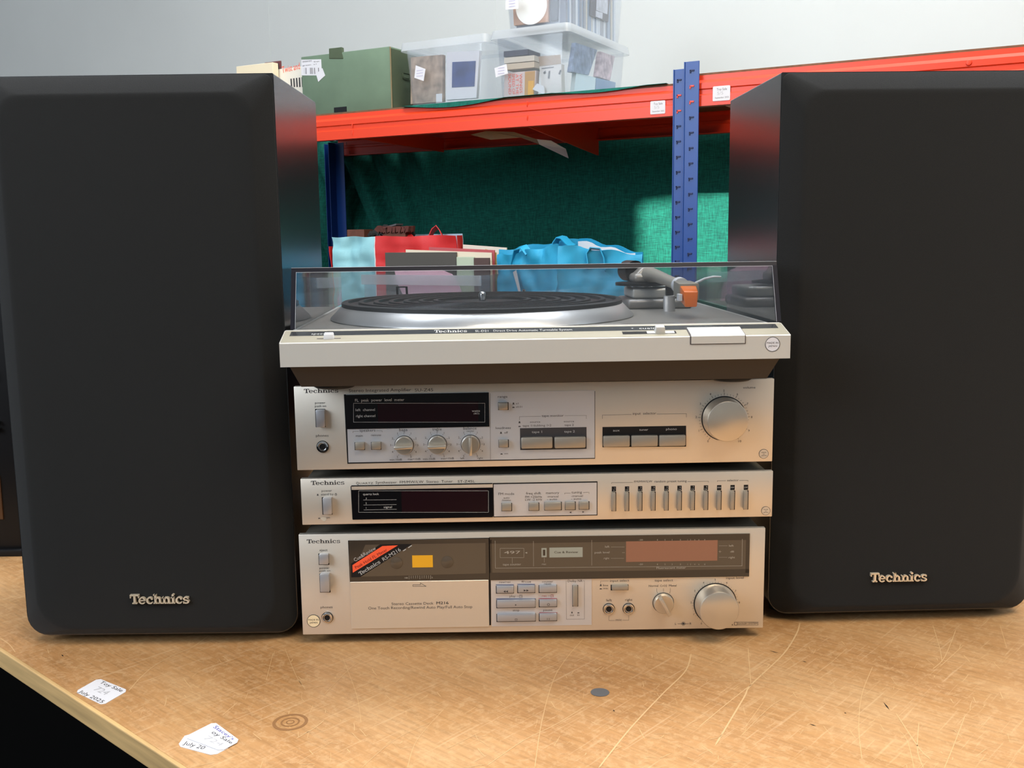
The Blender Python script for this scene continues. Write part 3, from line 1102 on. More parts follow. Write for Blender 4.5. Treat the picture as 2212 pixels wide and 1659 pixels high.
# right hand controls
ink.view(K13)
ink.t('input select', 265, 492, 702, 30).line([(152, 720), (152, 692), (245, 690)], 2.5).t('line', 180, 240, 755, 26).t('mic', 182, 240, 790, 24)
pushed_icons(ink, 153, 752, 22)
in_icon(ink, 153, 790, 24)
gap.view(K13).rect(272, 736, 484, 800)
button(F, K13, 288, 752, 482, 800, dk, MT['btn'], .004)
ink.t('left', 220, 285, 935, 30).t('right', 445, 530, 930, 30).line([(250, 1108), (250, 1162), (320, 1162)], 2.5).t('mic', 332, 403, 1168, 28).line([(412, 1160), (487, 1160), (487, 1105)], 2.5)
socket(F, K13, 250, 1025, 68, dk)
socket(F, K13, 486, 1022, 68, dk)
ink.t('tape select', 797, 1017, 698, 30).t('Normal', 727, 840, 762, 26).t('CrO2', 862, 945, 760, 24).t('Metal', 968, 1058, 758, 26)
ink.line([(822, 780), (822, 815), (832, 838)], 3).line([(902, 780), (902, 818)], 3).line([(985, 778), (985, 810), (975, 838)], 3)
knob(F, K13, 900, 952, 122, dk, MT['knob'], 'tape_select_knob', .0135, bar=-27)
ink.t('L', 1040, 1057, 1215, 26).t('R', 1212, 1240, 1212, 26).line([(1075, 1203), (1205, 1201)], 4).ring(1140, 1201, 23, 4, 24).disc(1140, 1201, 13, 20)
ink.t('input level', 1650, 1860, 668, 28)
knob(F, K13, 1520, 962, 246, dk, MT['knob'], 'input_level_knob', .019, .93)
ink.ticks(1520, 962, 262, 274, [-145+k*7.25 for k in range(41)], 2.5)
ink.digits(1520, 962, 288, [(str(k), -145+29*k) for k in range(11)], 24)
ink.poly([(1717, 1182), (1738, 1182), (1738, 1220), (1717, 1220)]).frame(1750, 1184, 1784, 1218, 5).frame(1793, 1182, 2033, 1217, 3).t('DOLBY SYSTEM', 1805, 2022, 1210, 20)
ink.done('panel_lettering', MT['ink'], dk)
gap.done('panel_gaps', MT['black'], dk)
q = Print(F, K13, 0, .0002)
q.ring(1730, 1201, 17, 16, 16, -90, 90)
q.done('logo_detail', MT['silver'], dk)

# ---- tuner
tn, F = unit('stereo_tuner', 'slim silver radio tuner with a row of preset keys, sandwiched in the stack', -.1881, -.0072, .1065, rad(.7463), .0429, .0111, .235)
ink, gap = Print(F, K9), Print(F, K9, 0, .0001)
ink.logo(210, 573, 240, 45)
qz = ink
qz.t('Q', 692, 740, 234, 30).t('UARTZ', 738, 885, 232, 22).t('Synthesizer  FM/MW/LW  Stereo  Tuner', 912, 1750, 226, 29).t('ST-Z45L', 1803, 1990, 214, 28)
ink.t('power', 325, 437, 313, 24).t('stand by', 318, 455, 352, 24).ring(480, 343, 12, 3.5, 20).line([(480, 328), (480, 343)], 3.5).t('on', 380, 415, 602, 20)
pushed_icons(ink, 283, 355, 18)
in_icon(ink, 300, 606, 20)
gap.rect(327, 372, 445, 560)
button(F, K9, 335, 385, 436, 560, tn, MT['btn_blue'], .0055)
q = Print(F, K9, 0, .0002)
q.poly([(312, 600), (335, 585), (372, 592), (382, 612), (360, 636), (330, 622)])
q.done('sticker_residue', mat('cream_residue', (.62, .56, .44), .7), tn, label='torn scrap of old sticker')
ds = plate(F, K9, 648, 246, 2186, 590, tn, MT['gloss_black'], 'display_window', .0010, label='black tuning display')
gap.poly([(640, 252), (2195, 233), (2195, 578), (660, 610)])
q = Print(F, K9, -.001, .0001)
q.rect(1190, 300, 2130, 525)
q.done('display_tube', MT['maroon'], ds)
w = Print(F, K9, -.001, .0002)
w.frame(728, 303, 2137, 535, 3).t('quartz lock', 775, 948, 350, 24).line([(780, 402), (1137, 398)], 3).line([(782, 457), (1137, 451)], 3).line([(785, 510), (1140, 502)], 3)
w.t('3', 803, 816, 395, 20).t('2', 803, 816, 447, 20).t('1', 806, 812, 497, 20).t('signal', 1000, 1090, 490, 24)
w.done('display_lettering', MT['ink_white'], ds)
q = Print(F, K9, -.001, .0002)
q.rect(650, 256, 2184, 266)
q.done('trim_line', MT['silver'], ds)
sp = plate(F, K10, 56, 160, 826, 386, tn, MT['silver_cool'], 'key_panel', .0004, label='paler key panel')
gap.view(K10).rect(50, 150, 832, 392)
i2 = Print(F, K10, -.0004)
i2.t('FM mode', 93, 210, 240, 19).t('auto', 130, 175, 267, 15).t('/mono', 118, 185, 285, 15).t('freq shift', 298, 410, 236, 19).t('FM +25kHz', 292, 417, 262, 17).t('LW -2 kHz', 292, 418, 282, 16)
i2.t('memory', 447, 545, 232, 18).t('-manual', 455, 540, 258, 16).t('- auto', 455, 530, 278, 15).t('tuning', 638, 715, 228, 19).line([(587, 233), (587, 225), (630, 225)], 2).line([(725, 221), (768, 220), (768, 230)], 2).t('-manual', 635, 722, 254, 16).t('- auto', 635, 710, 275, 15)
i2.poly([(620, 369), (636, 363), (636, 375)]).poly([(735, 366), (719, 360), (719, 372)])
for k in ((117, 303, 192, 358), (320, 300, 395, 355), (437, 296, 563, 352), (592, 293, 667, 350), (695, 291, 769, 347)):
    i2.rect(k[0]-3, k[1]-4, k[2]+3, k[3]+1)
    button(F, K10, k[0], k[1]+3, k[2]-2, k[3], tn, MT['btn'], .0035, .0006, 'button', -.0004)
i2.done('key_lettering', MT['ink'], tn)
ink.view(K10)
ink.t('FM/MW/LW', 1105, 1240, 147, 16).t('random preset tuning', 1258, 1497, 146, 17).line([(938, 155), (938, 147), (1095, 145)], 2).line([(1505, 139), (1660, 137), (1660, 145)], 2)
ink.t('selector', 1800, 1885, 137, 16).line([(1727, 140), (1727, 133), (1790, 132)], 2).line([(1892, 131), (1955, 130), (1955, 138)], 2)
w = Print(F, K10, 0, .0002)
for k, x in enumerate((954, 1052, 1150, 1248, 1346, 1444, 1542, 1641, 1740, 1840, 1940)):
    dy = -(x-954)*.0128
    gap.rect(x-16, 176+dy, x+16, 213+dy).rect(x-17, 217+dy, x+17, 360+dy)
    button(F, K10, x-13, 225+dy, x+13, 361+dy, tn, MT['btn'], .0042, .0006, 'preset_key')
    if k < 8:
        w.t(str(k+1), x+2, x+9, 192+dy, 12).t(str(k+9), x-9, x+9, 209+dy, 11)
    else:
        w.t(('FM', 'MW', 'LW')[k-8], x-12, x+12, 200+dy, 12)
w.done('key_numbers', MT['ink_white'], tn)
made_in(F, K10, 2088, 357, 33, tn, 0, None, False)
ink.done('panel_lettering', MT['ink'], tn)
gap.done('panel_gaps', MT['black'], tn)

# ---- amplifier
am, F = unit('stereo_amplifier', 'silver stereo amplifier with large volume knob directly under the turntable', -.1894, -.0119, .1605, rad(1.2311), .0760, .0092, .240)
ink, gap = Print(F, K6), Print(F, K6, 0, .0001)
ink.logo(180, 545, 192, 44)
ink.t('Stereo Integrated Amplifier', 657, 1318, 183, 36).t('SU-Z45', 1355, 1550, 176, 34).t('power', 297, 407, 306, 24).t('push on', 295, 415, 341, 24).t('phones', 307, 440, 655, 26)
gap.rect(297, 360, 412, 552)
button(F, K6, 303, 375, 402, 553, am, MT['btn_blue'], .0055)
socket(F, K6, 378, 760, 62, am)
c1 = conv(1690, 245, K7, K6)
c2 = conv(1690, 1250, K7, K6)
gap.poly([(603, 205), (c1[0]+5, c1[1]-3), (c1[0]+5, c2[1]), (640, 942)])
sp = plate(F, K6, 625, 207, c1[0], c2[1]-8, am, MT['silver_cool'], 'control_panel', .0004, label='paler control panel')
ds = plate(F, K6, 612, 212, 2146, 548, am, MT['gloss_black'], 'meter_window', .0011, label='black power meter window')
q = Print(F, K6, -.0011, .0001)
q.rect(960, 300, 2030, 490)
q.done('meter_tube', MT['maroon'], ds)
w = Print(F, K6, -.0011, .0002)
w.frame(705, 300, 2098, 500, 3).t('FL  peak  power  level  meter', 722, 1245, 284, 32).t('left  channel', 728, 933, 383, 28).t('right channel', 732, 937, 448, 28).t('watts', 1960, 2045, 392, 26).t('(8Ω)', 1978, 2040, 416, 16)
w.done('meter_lettering', MT['ink_white'], ds)
i2 = Print(F, K6, -.0004)
i2.t('speakers', 770, 937, 602, 30).line([(700, 612), (700, 598), (760, 597)], 2.5).line([(945, 593), (1008, 591), (1008, 605)], 2.5).t('main', 730, 803, 655, 24).t('remote', 892, 998, 648, 22)
for k in ((718, 717, 828, 793), (893, 713, 1002, 790)):
    i2.rect(k[0]-3, k[1]-3, k[2], k[3]+2)
    button(F, K6, k[0]+2, k[1]+3, k[2]-8, k[3], am, MT['btn'], .0045, .0005, 'button', -.0004)
i2.t('bass', 1190, 1277, 596, 32).t('treble', 1540, 1640, 590, 32).t('balance', 1870, 2010, 580, 30).t('center', 1905, 1985, 603, 18)
for cx, cy, bar, nm in ((1243, 743, 88, 'bass_knob'), (1594, 737, 90, 'treble_knob'), (1946, 734, 0, 'balance_knob')):
    knob(F, K6, cx, cy, 99, am, MT['knob'], nm, .0125, bar=bar, base=-.0004)
    i2.ticks(cx, cy, 116, 130, [a for a in range(-150, 151, 30)], 2.5)
    i2.digits(cx, cy, 143, [(str(abs(a)//30), a) for a in range(-150, 151, 30) if a or cx < 1900], 22)
i2.t('min-10dB', 1090, 1220, 909, 22).t('max+10dB', 1282, 1415, 903, 22).t('min-10dB', 1443, 1572, 901, 22).t('max+10dB', 1632, 1770, 896, 22).t('left', 1840, 1880, 893, 22).t('right', 2018, 2077, 890, 20)
i2.view(K7)
i2.line([(128, 275), (134, 1262)], 4)
i2.t('range', 245, 388, 340, 36).t('x1', 513, 553, 438, 26).t('x0.01', 513, 607, 488, 26).t('loudness', 213, 440, 808, 36).t('off', 340, 395, 875, 32).t('on', 340, 395, 1184, 26)
for (x, y) in ((478, 440), (292, 877), (568, 720)):
    pushed_icons(i2, x, y, 28)
for (x, y) in ((478, 490), (300, 1187), (568, 775)):
    in_icon(i2, x, y, 30)
for k in ((250, 412, 402, 522), (258, 970, 407, 1080)):
    i2.rect(k[0]-3, k[1]-4, k[2]+4, k[3]+1)
    button(F, K7, k[0]+3, k[1]+8, k[2]-8, k[3], am, MT['btn'], .0045, .0005, 'button', -.0004)
i2.t('tape monitor', 900, 1228, 626, 36).line([(568, 672), (568, 622), (885, 618)], 3).line([(1245, 608), (1567, 603), (1567, 655)], 3)
i2.t('source', 725, 877, 714, 28).t('source', 1230, 1383, 706, 28).t('tape 1/dubbing 1▸2', 615, 1043, 773, 34).t('tape 2', 1240, 1378, 762, 32)
i2.rect(575, 795, 1570, 1103)
i2.done('panel_lettering', MT['ink'], am)
w = Print(F, K7, -.0004, .0003)
w.t('tape 1', 752, 905, 866, 36).t('tape 2', 1235, 1393, 860, 36).view(K8).t('aux', 285, 360, 642, 26).t('tuner', 583, 685, 634, 26).t('phono', 888, 1010, 627, 26)
w.done('key_lettering', MT['ink_white'], am)
for k in ((592, 935, 1066, 1098), (1088, 930, 1560, 1092)):
    button(F, K7, *k, am, MT['btn'], .0040, .0014, 'tape_key', -.0004)
ink.view(K8)
ink.t('input  selector', 510, 775, 453, 30).line([(165, 497), (165, 456), (495, 450)], 3).line([(785, 444), (1120, 440), (1120, 480)], 3)
gap.view(K8).poly([(165, 592), (1117, 577), (1117, 815), (165, 822)])
for k in ((176, 696, 480, 818), (494, 692, 799, 814), (811, 689, 1113, 810)):
    button(F, K8, *k, am, MT['btn'], .0036, .0012, 'input_key')
ink.t('volume', 1765, 1905, 155, 26)
knob(F, K8, 1547, 494, 245, am, MT['knob'], 'volume_knob', .0155, .93)
ink.ticks(1547, 494, 266, 284, [-145+k*7.25 for k in range(41)], 3)
ink.ticks(1547, 494, 266, 296, [-145+k*29 for k in range(11)], 4)
ink.digits(1547, 494, 316, [(str(k), -145+29*k) for k in range(11)], 26)
made_in(F, K8, 2000, 897, 54, am, 0, None, False)
ink.done('panel_lettering_dark', MT['ink'], am)
gap.done('panel_gaps', MT['black'], am)

# ---- turntable
tt, F = thing('turntable', 'silver record turntable with tinted dust cover on top of the stack', 'turntable', (-.1887, -.0636, .2457), rad(2.0))
prof = [(0, .024), (0, .0436), (.0006, .0443), (.027, .0518), (.0345, .0518), (.0345, .049), (.372, .049), (.375, .046), (.375, .024)]
O('plinth', prism(B(), prof, 'x', 0, .43), MT['tt_silver'], tt, label='silver painted plinth')
O('deck_plate', box(B(), .004, .426, .035, .371, .0488, .0493), mat('grey_deck_plate', (.33, .31, .28), .42, .4), tt, label='grey deck top')
O('base', hexa(B(), [(.013, .022, .004), (.417, .022, .004), (.417, .345, .004), (.013, .345, .004), (.006, .008, .0239), (.424, .008, .0239), (.424, .365, .0239), (.006, .365, .0239)]), MT['tt_base'], tt, label='tapered dark brown base')
for x in (.0385, .3915):
    for y in (.0460, .320):
        O('foot', lathe(B(), [(.0165, 0), (.0190, .0015), (.0190, .0045), (0, .0045)], 28, Matrix.Translation((x, y, 0))), MT['rubber'], tt, 40)
# sloping control strip: direction along the slope
sl = V((0, .0264, .0075)).normalized()
sn = V((0, -sl.z, sl.y))


def strip_pt(x, t, up=0.0):
    """point on the slope: t metres up from the front edge"""
    return V((x, .0006, .0443)) + sl*t + sn*up


def strip_quad(bm, x0, x1, t0, t1, up=.0002):
    bm.faces.new([bm.verts.new(strip_pt(*p, up)) for p in ((x0, t0), (x1, t0), (x1, t1), (x0, t1))])
    return bm


def strip_block(x0, x1, t0, t1, h, bev=.0006):
    return hexa(B(), [strip_pt(x0, t0, -.001), strip_pt(x1, t0, -.001), strip_pt(x1, t1, -.001), strip_pt(x0, t1, -.001),
                      strip_pt(x0+.0008, t0+.0008, h), strip_pt(x1-.0008, t0+.0008, h), strip_pt(x1-.0008, t1-.0008, h), strip_pt(x0+.0008, t1-.0008, h)], bev, 2)


O('control_strip', strip_quad(B(), .0006, .4294, .0004, .0272, .0001), mat('beige_control_strip', (.36, .335, .26), .4, .3), tt, label='beige sloping control strip')
st = O('name_strip', strip_quad(B(), .006, .424, .0150, .0250), mat('dark_chrome_strip', (.07, .075, .08), .15, .6), tt, label='dark glossy name strip')


def strip_text(glyph, x0, x1, t0, h, cap):
    bm = B()
    vs, fs = glyph
    a, b = min(v[0] for v in vs), max(v[0] for v in vs)
    vv = [bm.verts.new(strip_pt(x0+(x-a)/(b-a)*(x1-x0), t0+y/cap*h, .0004)) for x, y in vs]
    for f in fs:
        bm.faces.new([vv[i] for i in f])
    return bm


bm = strip_text(LOGO, .128, .156, .0168, .0062, 1.0)
O('strip_logo', bm, MT['ink_white'], st)
O('strip_lettering', strip_text(text_mesh('SL-D21   Direct Drive Automatic Turntable System'), .163, .246, .0170, .0046, .73), MT['ink_white'], st)
O('strip_lettering', strip_text(text_mesh('speed'), .024, .036, .0170, .004, .73), MT['ink_white'], st)
O('strip_lettering', strip_text(text_mesh('▾  cueing'), .297, .322, .0172, .0044, .73), MT['ink_white'], st)
O('strip_lettering', strip_text(text_mesh('start'), .366, .377, .0172, .0040, .73), MT['ink_white'], st)
O('slider_slot', strip_quad(B(), .030, .050, .0070, .0086), MT['groove'], tt)
O('speed_slider', strip_block(.0355, .0445, .006, .0125, .0045), MT['white_plastic'], tt, 40, 'small white slider')
O('slider_slot', strip_quad(B(), .288, .334, .0062, .0126), MT['black'], tt)
O('slider_plate', strip_quad(B(), .309, .3325, .0068, .0118, .0004), MT['white_plastic'], tt)
O('cueing_slider', strip_block(.3155, .3245, .0060, .0135, .0060), MT['tt_silver'], tt, 40, 'grey cueing slider')
# start key folded over the front edge
gb = B()
prism(gb, [(-.0004, .0372), (-.0004, .0440), (.0010, .0450), (.0175, .0497), (.0175, .0480), (.002, .0430), (.002, .0372)], 'x', .3440, .3915)
O('start_key_gap', gb, MT['groove'], tt)
kb = B()
prism(kb, [(-.0010, .0378), (-.0010, .0442), (.0006, .0456), (.0168, .0502), (.0168, .0480), (.002, .0430), (.002, .0378)], 'x', .3449, .3906)
O('start_key', kb, MT['tt_silver'], tt, label='wide start key wrapping the front edge')
made_in(F, K5, 2013, 945, 62, tt, 0, mat('pale_sticker', (.62, .63, .68), .5))
# platter with rubber mat
PC = Matrix.Translation((.1715, .190, 0))
pl = O('platter', lathe(B(), [(.1525, .0492), (.1535, .0503), (.1532, .0511), (.1425, .0622), (.1415, .0626), (0, .0626)], 128, PC), MT['alu'], tt, 30, 'bright turned aluminium platter')
mp = [(.1420, .0620), (.1420, .0660), (.1405, .0668), (.1355, .0668), (.1350, .0640)]
r = .135
while r > .055:
    mp += [(r-.0095, .0640), (r-.0100, .0668), (r-.0145, .0668), (r-.015, .0640)]
    r -= .015
mp += [(.045, .0640), (.044, .0642), (0, .0642)]
O('rubber_mat', lathe(B(), mp, 96, PC), mat('black_rubber_mat', (.018, .018, .019), .35), pl, 30, 'black ringed rubber mat')
O('spindle', lathe(B(), [(.0036, .064), (.0036, .0715), (.0030, .0735), (.0015, .0745), (0, .0747)], 20, PC), MT['chrome'], pl, 40)
# 45 adaptor holder loop standing behind
bm = B()
tube(bm, [(.0752, .335, .049), (.0745, .335, .0735)], .0014, 10)
tube(bm, [(.0865, .335, .049), (.0855, .335, .0735)], .0014, 10)
box(bm, .0735, .0865, .3345, .3355, .0725, .0740, .0003)
O('hinge_bracket', bm, MT['black'], tt, 40)
# tonearm group
arm = O('tonearm_base', box(B(), .330, .402, .250, .332, .049, .060, .004, 3), mat('grey_arm_base', (.30, .29, .28), .4, .5), tt, 40, 'stepped grey tonearm base')
O('base_step', box(B(), .337, .396, .260, .324, .060, .0715, .003, 3), MT['tt_silver'], arm, 40)
O('arm_gear', lathe(B(), [(.024, .0735), (.030, .0740), (.030, .0770), (.024, .0775), (0, .0775)], 40, Matrix.Translation((.352, .285, 0))), MT['black'], arm, 40)
O('arm_post', lathe(B(), [(.013, .072), (.013, .0745), (0, .0745)], 24, Matrix.Translation((.352, .285, 0))), MT['chrome'], arm, 40)
bm = box(B(), .3385, .3680, .262, .300, .0765, .0875, .005, 4)
hexa(bm, [(.340, .266, .085), (.367, .266, .085), (.367, .296, .085), (.340, .296, .085), (.350, .272, .0950), (.360, .272, .0950), (.360, .290, .0950), (.350, .290, .0950)], .0025, 3)
ta = O('tonearm', bm, mat('grey_tonearm', (.40, .37, .33), .35, .35), tt, 40, 'grey tonearm resting in its clip')
O('arm_tube', tube(B(), [(.356, .266, .0865), (.360, .240, .0855), (.3655, .195, .0815), (.369, .165, .0790)], [.0085, .0068, .0058, .0060], 16), mat('champagne_arm_tube', (.50, .46, .39), .3, .4), ta, 40)
O('arm_collar', tube(B(), [(.3688, .167, .0792), (.3695, .158, .0784)], [.0082, .0082], 20), MT['white_plastic'], ta, 40)
O('counterweight', tube(B(), [(.346, .296, .089), (.341, .322, .089)], [.012, .012], 24), MT['black'], ta, 40)
hs = O('headshell', hexa(B(), [(.3605, .128, .066), (.3805, .128, .066), (.3785, .158, .070), (.3615, .158, .070), (.3605, .128, .0825), (.3805, .128, .0825), (.3785, .158, .084), (.3615, .158, .084)], .001), mat('beige_headshell', (.3835, .36, .30), .3835, .5), ta, 40)
O('finger_lift', tube(B(), [(.3795, .140, .082), (.3875, .135, .0865), (.3955, .132, .0885), (.4025, .131, .0882)], [.0014, .0012, .0011, .0008], 8), MT['white_plastic'], hs, 40)
O('stylus_guard', hexa(B(), [(.3635, .112, .0605), (.3750, .112, .0605), (.3770, .130, .0655), (.3620, .130, .0655), (.3625, .114, .0755), (.3765, .114, .0755), (.3780, .132, .0815), (.3615, .132, .0815)], .0012), MT['orange'], hs, 40, 'translucent orange stylus guard')
O('guard_side', box(B(), .3580, .3617, .116, .124, .0665, .0730, .0004), MT['white_plastic'], hs)
ar = O('arm_rest', lathe(B(), [(.0062, .049), (.0062, .0655), (.005, .0662), (0, .0662)], 24, Matrix.Translation((.3690, .216, 0))), MT['alu'], tt, 40, 'grey arm rest pillar')
O('rest_clip', box(B(), .3650, .3730, .213, .219, .0655, .0790, .001), MT['black'], ar, 40)
O('speed_pin', lathe(B(), [(.002, .049), (.002, .068), (0, .0685)], 12, Matrix.Translation((.222, .338, 0))), MT['chrome'], tt, 40)
MT['edge_glint'] = mat('painted_edge_glint', (.42, .43, .46), .3)
# dust cover: sloping front, four sides and a top of 3 mm tinted acrylic
x0, x1, yf0, yf1, yb, zb, zt, t = .0035, .4325, .036, .054, .365, .0525, .1045, .003
co = O('dust_cover', hexa(B(), [(x0+t, yf0, zb), (x1-t, yf0, zb), (x1-t, yf0+t, zb), (x0+t, yf0+t, zb), (x0+t, yf1-.001, zt-t), (x1-t, yf1-.001, zt-t), (x1-t, yf1+t, zt-t), (x0+t, yf1+t, zt-t)]), MT['lid'], tt, label='tinted acrylic dust cover front')
zk = zt-.0075                                  # the cover slopes down towards its hinges
O('cover_top', prism(B(), [(yf1, zt-t), (yf1, zt), (yb, zk), (yb, zk-t)], 'x', x0+t, x1-t), MT['lid'], co)
for a, b in ((x0, x0+t), (x1-t, x1)):
    O('cover_side', prism(B(), [(yf0+.001, zb), (yf1+.001, zt), (yb, zk), (yb, zb)], 'x', a, b), MT['lid'], co)
O('cover_back', box(B(), x0+t, x1-t, yb-t, yb, zb, zk-t), MT['lid'], co)
# acrylic edges as black strips, their bright glints painted as pale threads
e = B()
hexa(e, [(x0, yf1-.0022, zt-t-.0005), (x1, yf1-.0022, zt-t-.0005), (x1, yf1+.001, zt-t-.0005), (x0, yf1+.001, zt-t-.0005), (x0, yf1-.0008, zt), (x1, yf1-.0008, zt), (x1, yf1+.001, zt), (x0, yf1+.001, zt)])
for a, b in ((x0, x0+t+.001), (x1-t-.001, x1)):
    hexa(e, [(a, yf0-.0012, zb), (b, yf0-.0012, zb), (b, yf0+.002, zb), (a, yf0+.002, zb), (a, yf1-.0022, zt-t), (b, yf1-.0022, zt-t), (b, yf1+.001, zt-t), (a, yf1+.001, zt-t)])
O('cover_edge', e, MT['lid_edge'], co, label='dark polished edge of the cover')
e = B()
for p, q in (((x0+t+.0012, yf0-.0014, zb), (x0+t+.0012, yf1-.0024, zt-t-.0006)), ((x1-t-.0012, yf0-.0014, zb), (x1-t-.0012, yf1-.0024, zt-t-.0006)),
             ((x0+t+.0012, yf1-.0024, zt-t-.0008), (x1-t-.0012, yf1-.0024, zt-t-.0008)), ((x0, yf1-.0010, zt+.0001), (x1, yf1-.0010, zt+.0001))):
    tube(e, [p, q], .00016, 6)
O('cover_glint', e, MT['edge_glint'], co)

# ------------------------------------------------------------------ price labels on the table


def flat_label(name, label, corners, lines, parent=None, z=.0004, th=.00015, extra=None):
    """paper label lying on the table: corners TL TR BR BL in the picture of the board; lines of lettering along it"""
    P = [TF.hit(x, y, 'z', z) for x, y in corners]
    W3 = Matrix.Rotation(TYAW, 3, 'Z')
    P = [W3 @ p + TO for p in P]
    c = sum(P, V())/4
    r, FF = thing(name, label, 'price label', (c.x, c.y, 0), 0, None)
    Q = [p-V((c.x, c.y, 0)) for p in P]
    bm = B()
    poly = []
    for i in range(4):                        # clipped corners
        a, b, d = Q[i], Q[(i+1) % 4], Q[i-1]
        poly += [a+(d-a).normalized()*.003, a+(b-a).normalized()*.003]
    lo = [bm.verts.new((p.x, p.y, z-.00035)) for p in poly]
    hi = [bm.verts.new((p.x, p.y, z)) for p in poly]
    bm.faces.new(lo)
    bm.faces.new(hi)
    n = len(poly)
    for i in range(n):
        bm.faces.new((lo[i], lo[(i+1) % n], hi[(i+1) % n], hi[i]))
    sh = O('label_sheet', bm, MT['paper'], r)

    def inside(u, v):
        return (Q[0]*(1-u)+Q[1]*u)*(1-v)+(Q[3]*(1-u)+Q[2]*u)*v
    for txt, u0, u1, v, h, mk in lines:
        vs, fs = text_mesh(txt)
        a, b = min(q[0] for q in vs), max(q[0] for q in vs)
        bt = B()
        vv = [bt.verts.new(inside(u0+(x-a)/(b-a)*(u1-u0), v-y/.73*h)+V((0, 0, .00012))) for x, y in vs]
        for f in fs:
            bt.faces.new([vv[i] for i in f])
        O('label_lettering', bt, MT[mk], sh)
    return r


MT['pencil'] = mat('pencil_mark', (.42, .42, .44), .7)
MT['ink_violet'] = mat('blue_violet_ink', (.06, .06, .35), .6)
flat_label('price_label', 'white price label on the table with clear Toy Sale July 2025 print', [(213, 1465), (277, 1491), (222, 1523), (162, 1494)],
           [('Toy Sale', .18, .92, .20, .16, 'ink'), ('724', .30, .72, .60, .26, 'pencil'), ('July 2025', .08, .92, .96, .16, 'ink')])
flat_label('price_label', 'lower torn white label partly hidden under another label on the table', [(402, 1585), (500, 1612), (462, 1632), (383, 1611)],
           [('July 20', .10, .62, .80, .30, 'ink')], z=.0004)
flat_label('price_label', 'crumpled white label stuck over another label, Stacey’s Toy Sale print', [(463, 1559), (519, 1600), (478, 1622), (398, 1592)],
           [("Stacey's", .16, .86, .20, .15, 'ink_violet'), ('oy Sale', .30, .95, .42, .17, 'ink'), ('724', .35, .85, .78, .24, 'pencil')], z=.0010)

# ------------------------------------------------------------------ black hi-fi tower behind the left loudspeaker
bt, F = thing('black_stereo_unit', 'black stereo unit with chrome buttons half hidden behind a loudspeaker', 'stereo', (-.775, .286, 0), 0)
O('case', box(B(), 0, .185, .004, .20, .004, .36, .003), MT['gloss_black'], bt, 40)
O('front_panel', box(B(), .002, .183, 0, .0045, .006, .355, .001), MT['black'], bt, 40)
O('plinth', box(B(), -.003, .188, -.006, .20, 0, .008, .001), MT['black'], bt, 40)
for z in (.2245, .2180, .1640, .1560):
    O('button', box(B(), .150, .1715, -.006, .001, z-.0022, z+.0022, .001), MT['chrome'], bt, 40)
O('lower_panel', box(B(), .120, .165, -.002, .001, .045, .100, .001), mat('brown_plastic', (.10, .045, .02), .35), bt, 40)

# ------------------------------------------------------------------ shelving rack
rk, _ = thing('shelving_rack', 'orange red and blue steel shelving rack behind the stereo', 'shelving', RP, RYAW)
SH, ZB = .667, .605                           # shelf surface, beam underside


def beam(s0, s1, o, z, flip=False, back=False):
    p = [(0, 0), (0, .020), (.0035, .0235), (.0035, .029), (0, .0325), (0, .043), (.006, .049), (.006, .058), (.030, .058), (.030, .0565), (.008, .0565), (.008, .048), (.002, .042), (.002, .002), (.020, .002), (.020, 0)]
    if flip:
        p = [(-a, b) for a, b in p]
    bm = prism(B(), [(o+a, z+b) for a, b in p], 'x', s0, s1)
    return O('beam', bm, MT['red_paint'], rk)


bl = beam(-1.15, -.012, 0, ZB)
beam(-1.15, -.012, .40, ZB, True)
br_ = beam(.022, 1.15, 0, ZB+.0145)
beam(.022, 1.15, .40, ZB+.0145, True)
# dimples pressed into the front beam
for s, z in ((-.345, .650), (-.345, .622), (-.80, .634), (-.80, .618)):
    O('dimple', tube(B(), [(s, -.0002, z-.006), (s, -.0010, z), (s, -.0002, z+.006)], [.0006, .0014, .0006], 8), MT['red_paint'], bl, 40)
O('bolt', lathe(B(), [(.005, 0), (.004, .003), (0, .0035)], 16, Matrix.Translation((.50, 0, .658)) @ YAX), MT['red_paint'], br_, 40)
for s, z0 in ((-.355, .570), (-.80, .600)):
    O('cross_tie', hexa(B(), [(s, .010, .606), (s+.004, .010, .606), (s+.004, .392, z0), (s, .392, z0), (s, .010, .636), (s+.004, .010, .636), (s+.004, .392, .636), (s, .392, .636)]), MT['red_paint'], rk)
for s in (.45, .80):
    O('cross_tie', box(B(), s-.003, s+.014, .008, .392, .600, .650, .001), MT['red_paint'], rk)
O('shelf_board', box(B(), -1.148, -.012, .007, .393, .6555, SH), MT['chip'], rk, label='brown chipboard shelf')
O('shelf_board', box(B(), .022, 1.15, .007, .393, .670, .6815), MT['chip'], rk)
LS = .055                                      # lower shelf surface
O('shelf_board', box(B(), -1.148, -.012, .007, .393, LS-.012, LS), MT['chip'], rk)
O('shelf_board', box(B(), .022, 1.15, .007, .393, LS-.012, LS), MT['chip'], rk)
for s0, s1 in ((-1.15, -.012), (.022, 1.15)):
    beam(s0, s1, 0, LS-.062)
    beam(s0, s1, .40, LS-.062, True)
# posts: angle section with rows of keyhole slots
sme = bpy.data.meshes.new('slot')
bm = box(B(), -.0045, .0045, -.0016, .0004, -.0016, .0016, .0004, 1)
box(bm, -.0045, -.0020, -.0016, .0004, -.005, .0016, .0004, 1)
bm.to_mesh(sme)
bm.free()
sme.materials.append(MT['blue_dark'])
rme = sme.copy()
rme.materials.clear()
rme.materials.append(MT['red_paint'])


